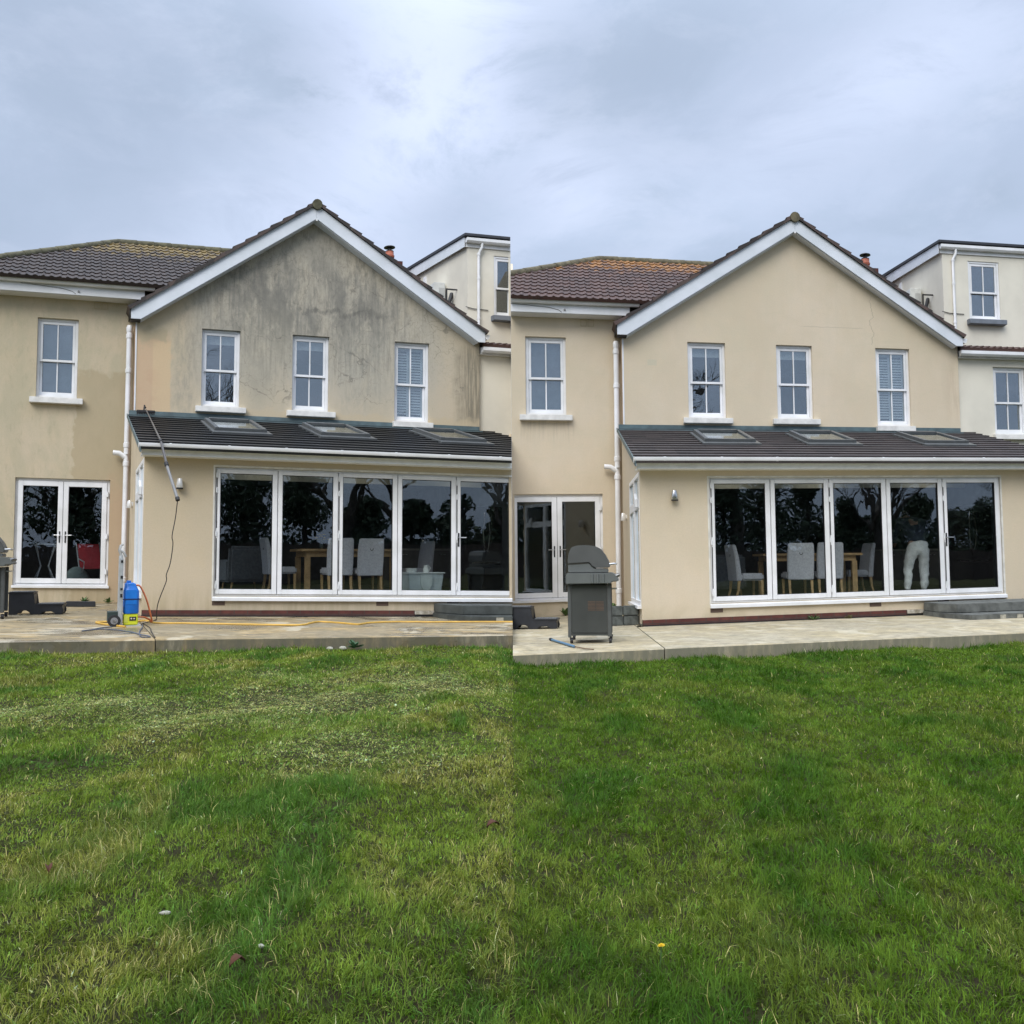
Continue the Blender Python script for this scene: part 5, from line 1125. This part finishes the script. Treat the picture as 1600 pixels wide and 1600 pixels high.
bt = MB(); R_ = lambda w0, w1, d0, d1, z, c_=.03: [(w0+c_, d0, z), (w1-c_, d0, z), (w1, d0+c_, z), (w1, d1-c_, z), (w1-c_, d1, z), (w0+c_, d1, z), (w0, d1-c_, z), (w0, d0+c_, z)]
bt.loft([R_(-.03, .155, -.14, .12, .17), R_(-.035, .16, -.145, .125, .19), R_(-.035, .16, -.145, .125, .48), R_(-.03, .15, -.14, .12, .505), R_(-.02, .125, -.12, .11, .555), R_(-.02, .115, -.12, .10, .585), R_(-.01, .09, -.10, .08, .60)])
BLU = pm('blue_plastic', (.008, .15, .56), .38, .12, 5); BT = bt.build('water_tank', BLU, T, bevel=.004, smooth=True)
MB().lathe([(.03, 0), (.03, .025), (.026, .03), (0, .03)], (.03, -.02, .60), 12).build('filler_cap', BLU, BT, smooth=True)
q = MB(); q.box(-.005, .13, -.149, -.145, .30, .50); q.build('moulded_panel', pm('blue_plastic_b', (.01, .17, .60), .4), BT)
ringframe(q2 := MB(), -.1, .166, .365, .375, -.155, .13, .006, .006, .001, .001)
q = MB(); q.box(-.10, .168, -.153, -.149, .365, .38); q.box(.163, .168, -.15, .13, .365, .38); q.build('strap', pm('navy_strap', (.01, .015, .06), .8), T)
def hose(name, pts, r, mat, label, cat, n=6, wob=.0):
    # smooth a polyline with catmull-rom
    P = [np.array(p, float) for p in pts]; Q_ = []
    P = [2*P[0]-P[1]]+P+[2*P[-1]-P[-2]]
    for i in range(1, len(P)-2):
        for j in range(n):
            u = j/n; a, b, c, d = P[i-1], P[i], P[i+1], P[i+2]
            v = .5*((2*b)+(-a+c)*u+(2*a-5*b+4*c-d)*u*u+(-a+3*b-3*c+d)*u**3)
            if wob: v = v+np.array([0, random.uniform(-wob, wob), 0])
            Q_.append(tuple(v))
    Q_.append(tuple(P[-2])); o = MB().tube(Q_, r, 7).build(name, mat, None, S, smooth=True); return tag(o, label, cat)
hz = GZ+.014
hose('orange_hose', [(-.27, -5.98, .22), (-.20, -5.98, .20), (-.11, -5.97, .02), (-.05, -5.95, -.18), (-.02, -5.9, hz+.03), (-.06, -5.9, hz+.06), (-.14, -5.98, -.23), (-.26, -6.05, -.22)], .013, pm('orange_rubber', (.62, .17, .06), .5), 'orange hose looping down from the blue tank to its yellow box', 'hose')
hose('yellow_hose', [(-.42, -6.42, hz), (-.62, -6.12, hz), (-.80, -5.62, hz), (-.62, -5.50, hz), (-.35, -5.55, hz), (-.05, -5.3, hz), (.05, -5.75, hz), (.56, -5.84, hz), (1.28, -6.03, hz), (1.7, -6.15, hz), (2.10, -6.17, hz), (2.35, -5.8, hz), (2.56, -5.55, hz), (2.8, -5.75, hz), (3.0, -6.07, hz), (3.3, -5.75, hz), (3.79, -5.57, hz), (4.4, -5.62, hz), (5.54, -5.594, hz), (6.6, -5.7, hz)], .015, pm('yellow_rubber', (.60, .36, .06), .55), 'yellow hose wandering across the wet patio from the trolley to the right', 'hose', 7, .012)
hose('blue_hose', [(-.60, -6.4, hz-.004), (-.75, -6.55, hz-.004), (-.9, -6.9, hz-.004), (-1.0, -7.05, hz-.004), (-.93, -6.95, hz-.004), (-.69, -6.76, hz-.004), (-.42, -7.17, hz-.004), (-.30, -7.6, hz-.004), (-.24, -7.75, hz-.004), (-.20, -7.92, hz-.004), (-.28, -7.98, hz-.004), (-.31, -7.75, hz-.004), (-.28, -7.2, hz-.004), (-.2, -6.5, hz-.004), (-.16, -6.0, hz)], .007, pm('grey_blue_rubber', (.07, .09, .13), .5), 'thin grey blue hose coiling on the patio in front of the trolley', 'hose')
hose('black_tail_hose', [(-.16, -5.9, hz+.01), (-.10, -6.5, hz-.004), (-.13, -7.2, hz-.004), (-.15, -7.9, hz-.004), (-.15, -8.03, hz)], .006, BLACK, 'thin dark hose running from the trolley to the joint at the patio edge', 'hose')
hose('pole_hose', [(.378, -5.3, 1.49), (.354, -5.25, 1.213), (.31, -5.25, .95), (.325, -5.25, .82), (.29, -5.25, .533), (.235, -5.25, .36), (.235, -5.25, .26), (.15, -5.22, .02), (.118, -5.15, -.12), (.12, -5.0, -.25), (.13, -4.9, hz), (.09, -5.15, hz), (-.02, -5.6, hz+.01), (-.15, -5.95, hz+.01)], .0075, BLACK, 'thin black hose hanging from the pole\'s lower end down to the patio', 'hose')
Pl = thing_b(S, 'cleaning_pole', (.378, -5.3, 1.49), 'long telescopic pole resting on the slate roof, black brush at its top end', 'pole')
pp = [(.202, -.32, 3.72), (.235, -1.8, 3.20), (.16, -4.64, 2.475)]
CARB = pm('carbon_pole', (.09, .085, .085), .35, .1)
MB().tube([pp[0], pp[1]], .012, 8).build('pole_section', CARB, Pl, S, smooth=True); MB().tube([pp[1], pp[2]], .016, 8).build('pole_section', CARB, Pl, S, smooth=True)
MB().tube([pp[2], (.235, -4.9, 2.086)], .021, 8).build('pole_section', CARB, Pl, S, smooth=True)
m = MB(); m.tube([(.235, -4.9, 2.07), (.378, -5.3, 1.50)], .024, 10); m.build('pole_section', pm('bare_metal_pole', (.20, .20, .20), .35), Pl, S, smooth=True)
m = MB(); m.tube([(.230, -4.885, 2.10), (.241, -4.92, 2.045)], .034, 10); m.tube([(.372, -5.285, 1.53), (.380, -5.31, 1.485)], .034, 10); m.tube([(.155, -4.62, 2.485), (.165, -4.66, 2.455)], .026, 10); m.build('clamp', BLACK, Pl, S, smooth=True)
m = MB(); m.box(.02, .40, -.40, -.30, 3.62, 3.67); BR = m.build('brush_head', BLACK, Pl, S, bevel=.008)
m = MB()
for i in range(18): x = .03+i*.021; m.tube([(x, -.37, 3.63), (x+random.uniform(-.01, .01), -.42, 3.585)], .007, 5); m.tube([(x, -.33, 3.63), (x+random.uniform(-.01, .01), -.33, 3.585)], .007, 5)
m.build('bristles', BLACK, BR, S); m = MB(); m.tube([(.17, -.33, 3.66), (.19, -.25, 3.80), (.205, -.33, 3.73)], .018, 6); m.build('swivel', BLACK, Pl, S)
# ------------------------------------------------------------------ other loose things
S = SITES['R']
bp = thing_b(S, 'broom_handle', (-1.35, -6.9, GZ), 'blue broom handle with a black end lying in front of the barbecue', 'handle')
MB().tube([(-1.49, -6.36, GZ+.02), (-1.20, -7.62, GZ+.02)], .016, 10).build('blue_tube', pm('blue_handle', (.09, .19, .30), .45), bp, S, smooth=True); MB().tube([(-1.51, -6.25, GZ+.02), (-1.488, -6.37, GZ+.02)], .021, 10).build('end_cap', BLACK, bp, S, smooth=True)
MB().tube([(-1.20, -7.60, GZ+.02), (-1.08, -7.9, GZ+.015), (-.98, -8.02, GZ+.012)], .008, 6).build('tail_wire', pm('rusty_wire', (.15, .10, .06), .8), bp, S)
BLK = pm('grey_block', (.085, .095, .09), .9, .35, 12, .5, 40)
for (x0, x1, z0, z1, lb) in ((-.56, -.335, GZ, GZ+.16, 'lower left'), (-.325, -.07, GZ, GZ+.16, 'lower right'), (-.60, -.34, GZ+.168, GZ+.33, 'upper left'), (-.33, -.07, GZ+.168, GZ+.33, 'upper right')):
    tag(MB().box(x0, x1, -3.72, -3.5, z0, z1).build('concrete_block', BLK, None, S, bevel=.01), 'mossy dark concrete block, %s of four under the side window' % lb, 'block', 'concrete blocks under the side window')
def leaf_plant(S, p, n, L, mat, label, name='weed_plant', spread=1.2, seed=1, stems=False):
    rd = random.Random(seed); T = thing_b(S, name, p, label, 'plant'); lf = MB()
    for i in range(n):
        a = rd.uniform(0, 6.28); l = L*rd.uniform(.5, 1.1); w_ = l*.16; e = rd.uniform(.3, spread); pts = []
        for f, k_ in ((0, .3), (.35, 1), (.7, .8), (1, 0)):
            ou = l*f*math.sin(e); up = l*f*math.cos(e)-l*.25*f*f; c_ = (p[0]+math.cos(a)*ou, p[1]+math.sin(a)*ou, p[2]+up); pts += [(c_[0]-math.sin(a)*w_*k_, c_[1]+math.cos(a)*w_*k_, c_[2]+.006), (c_[0], c_[1], c_[2]-.004), (c_[0]+math.sin(a)*w_*k_, c_[1]-math.cos(a)*w_*k_, c_[2]+.006)]
        lf.add(pts, [q for j in range(3) for q in ((j*3, j*3+1, j*3+4, j*3+3), (j*3+1, j*3+2, j*3+5, j*3+4))])
    lf.build('leaves', mat, T, S)
    MB().tube([p, (p[0], p[1], p[2]+L*.25)], L*.05, 6).build('stem', mat, T, S); return T
LG = pm('weed_leaf', (.075, .14, .04), .6, .3, 8)
leaf_plant(S, (2.86, YE-.10, GZ), 16, .15, LG, 'leafy green weed at the foot of the red brick course, clean house', seed=2)
leaf_plant(S, (3.52, YE-.08, GZ), 12, .11, pm('dry_weed', (.13, .12, .05), .7, .3), 'smaller dry weed at the foot of the brick course, clean house', seed=3)
for i, (x, l) in enumerate(((-1.28, .22), (-1.05, .17), (-.9, .15))): leaf_plant(S, (x, .18, GZ+.0), 22, l*1.3, LG, ['tallest weed growing by the wall under the clean french doors', 'middle weed by the wall under the clean french doors', 'weed nearest the barbecue, growing by the wall'][i], seed=10+i, spread=.9)
leaf_plant(S, (-.10, -4.3, GZ), 14, .10, pm('dead_leaf', (.05, .045, .03), .8), 'clump of dark dead leaves at the wall corner by the blocks', seed=21)
leaf_plant(S, (-.3, -.1, -.20), 14, .16, LG, 'green weed beside the foot of the white soil pipe, clean house', seed=22)
S = SITES['L']
leaf_plant(S, (2.30, -8.06, -.47), 22, .15, pm('dock_leaf', (.05, .12, .055), .5, .3), 'broad leaved weed against the patio edge by two pale stones', seed=4)
leaf_plant(S, (-.95, .0, GZ), 20, .18, LG, 'green weeds against the stained wall behind the black tray', seed=5, spread=.9)
leaf_plant(S, (-.45, .1, GZ), 20, .16, LG, 'low green weeds in the wall corner behind the trolley', seed=6)
def stone(S, p, r, label, mat, cat='stone', name='pale_stone', sd=1, kk=(1, .8, .6)):
    rd = random.Random(sd); m = MB(); secs = []
    for f in (-.9, -.5, 0, .5, .9):
        q = math.sqrt(1-f*f); secs.append([(p[0]+r*kk[0]*q*math.cos(a)*rd.uniform(.85, 1.1), p[1]+r*kk[1]*q*math.sin(a)*rd.uniform(.85, 1.1), p[2]+r*kk[2]*(f+.8)) for a in np.linspace(0, 2*math.pi, 9)[:-1]])
    m.loft(secs); return tag(m.build(name, mat, None, S, smooth=True), label, cat)
PS = pm('pale_pebble', (.36, .35, .29), .8, .2, 20)
stone(S, (2.0, -8.03, -.50), .045, 'left one of two pale stones against the patio edge', PS, sd=1); stone(S, (2.17, -8.03, -.50), .05, 'right one of two pale stones against the patio edge', PS, sd=2)
stone(S, (-.754, -15.74, -.478), .012, 'small pale flat stone in the grass, nearer the left edge', PS, sd=3, kk=(1.6, .6, .5)); stone(S, (-.512, -16.02, -.476), .010, 'small white stone in the grass near the bottom of the stained garden', PS, sd=4)
def leaf(S, p, L, rot, label, sd):
    rd = random.Random(sd); pts = []
    for f, k_ in ((0, .05), (.25, .8), (.55, 1), (.85, .5), (1, 0)):
        for sx in (-1, 0, 1):
            x = (f-.5)*L; y = sx*k_*L*.28; pts.append((p[0]+x*math.cos(rot)-y*math.sin(rot), p[1]+x*math.sin(rot)+y*math.cos(rot), p[2]+.010*abs(sx)+.02*math.sin(f*3)+rd.uniform(0, .004)))
    m = MB(); m.add(pts, [q for j in range(4) for q in ((j*3, j*3+1, j*3+4, j*3+3), (j*3+1, j*3+2, j*3+5, j*3+4))]); o = m.build('fallen_leaf', pm('brown_leaf', (.075, .028, .014), .95, .3, 30), None, S, smooth=True)
    md = o.modifiers.new('thick', 'SOLIDIFY'); md.thickness = .001; tag(o, label, 'leaf', 'fallen leaves on the lawn')
leaf(S, (-.61, -16.19, -.445), .05, .4, 'reddish brown fallen leaf near the bottom of the stained garden lawn', 1); leaf(S, (-1.114, -15.43, -.44), .045, 1.7, 'dark brown fallen leaf near the left edge of the lawn', 2); leaf(S, (.596, -15.21, -.44), .06, .2, 'brown fallen leaf near the middle of the picture, left garden', 3)
S = SITES['R']; px, py, pz = -1.085, -16.29, -.48
D = thing_b(S, 'dandelion', (px, py, pz), 'single yellow dandelion in the grass of the clean garden', 'flower')
MB().tube([(px, py, pz), (px+.004, py, pz+.06)], .002, 5).build('stem', LG, D, S); m = MB()
for ring, (rr, hh) in enumerate(((.010, .002), (.007, .004), (.004, .006))):
    for i in range(14):
        a = i/14*6.283+ring*.2; m.add([(px+.004, py, pz+.06), (px+.004+rr*math.cos(a-.12), py+rr*math.sin(a-.12), pz+.06+hh), (px+.004+rr*1.1*math.cos(a), py+rr*1.1*math.sin(a), pz+.061+hh), (px+.004+rr*math.cos(a+.12), py+rr*math.sin(a+.12), pz+.06+hh)], [(0, 1, 2, 3)])
m.build('petals', pm('dandelion_yellow', (.75, .50, .01), .6, .05), D, S)
# doorsteps
for s, S in SITES.items():
    SL = pm('slate_slab', (.055, .062, .058), .55, .35, 4, .3) if s == 'L' else pm('weathered_slab', (.115, .12, .11), .9, .35, 5, .4, 30)
    T = thing_b(S, 'doorstep', (5.8, -4.8, GZ), {'L': 'wet dark slate doorstep of two slabs at the stained house\'s glazed doors', 'R': 'weathered grey doorstep of two slabs at the clean house\'s glazed doors'}[s], 'step')
    if s == 'L': up = [(4.95, -4.26), (4.95, -4.55), (5.15, -5.02), (8.0, -5.02), (8.0, -4.26)]; lo = [(4.93, -4.26), (4.93, -4.9), (5.10, -5.42), (8.0, -5.45), (8.0, -4.26)]
    else: up = [(4.92, -4.26), (4.92, -4.9), (5.06, -5.32), (8.0, -5.32), (8.0, -4.26)]; lo = [(4.90, -4.26), (4.90, -5.2), (5.06, -5.85), (8.0, -5.85), (8.0, -4.26)]
    MB().prism(up, GZ+.085, GZ+.235, 'z').build('upper_slab', SL, T, S, bevel=.012); MB().prism(lo, GZ-.01, GZ+.083, 'z').build('lower_slab', SL, T, S, bevel=.012)
    x = 5.5; m = MB(); yq = lo[2][1]
    for i in range(5): m.box(x+i*.3+random.uniform(0, .08), x+i*.3+.16, yq-.006, yq+.01, GZ+.005, GZ+.07)
    m.build('mortar_patch', pm('pale_mortar', (.42, .40, .33), .9, .3, 15, c2=(.2, .19, .15)), T, S)
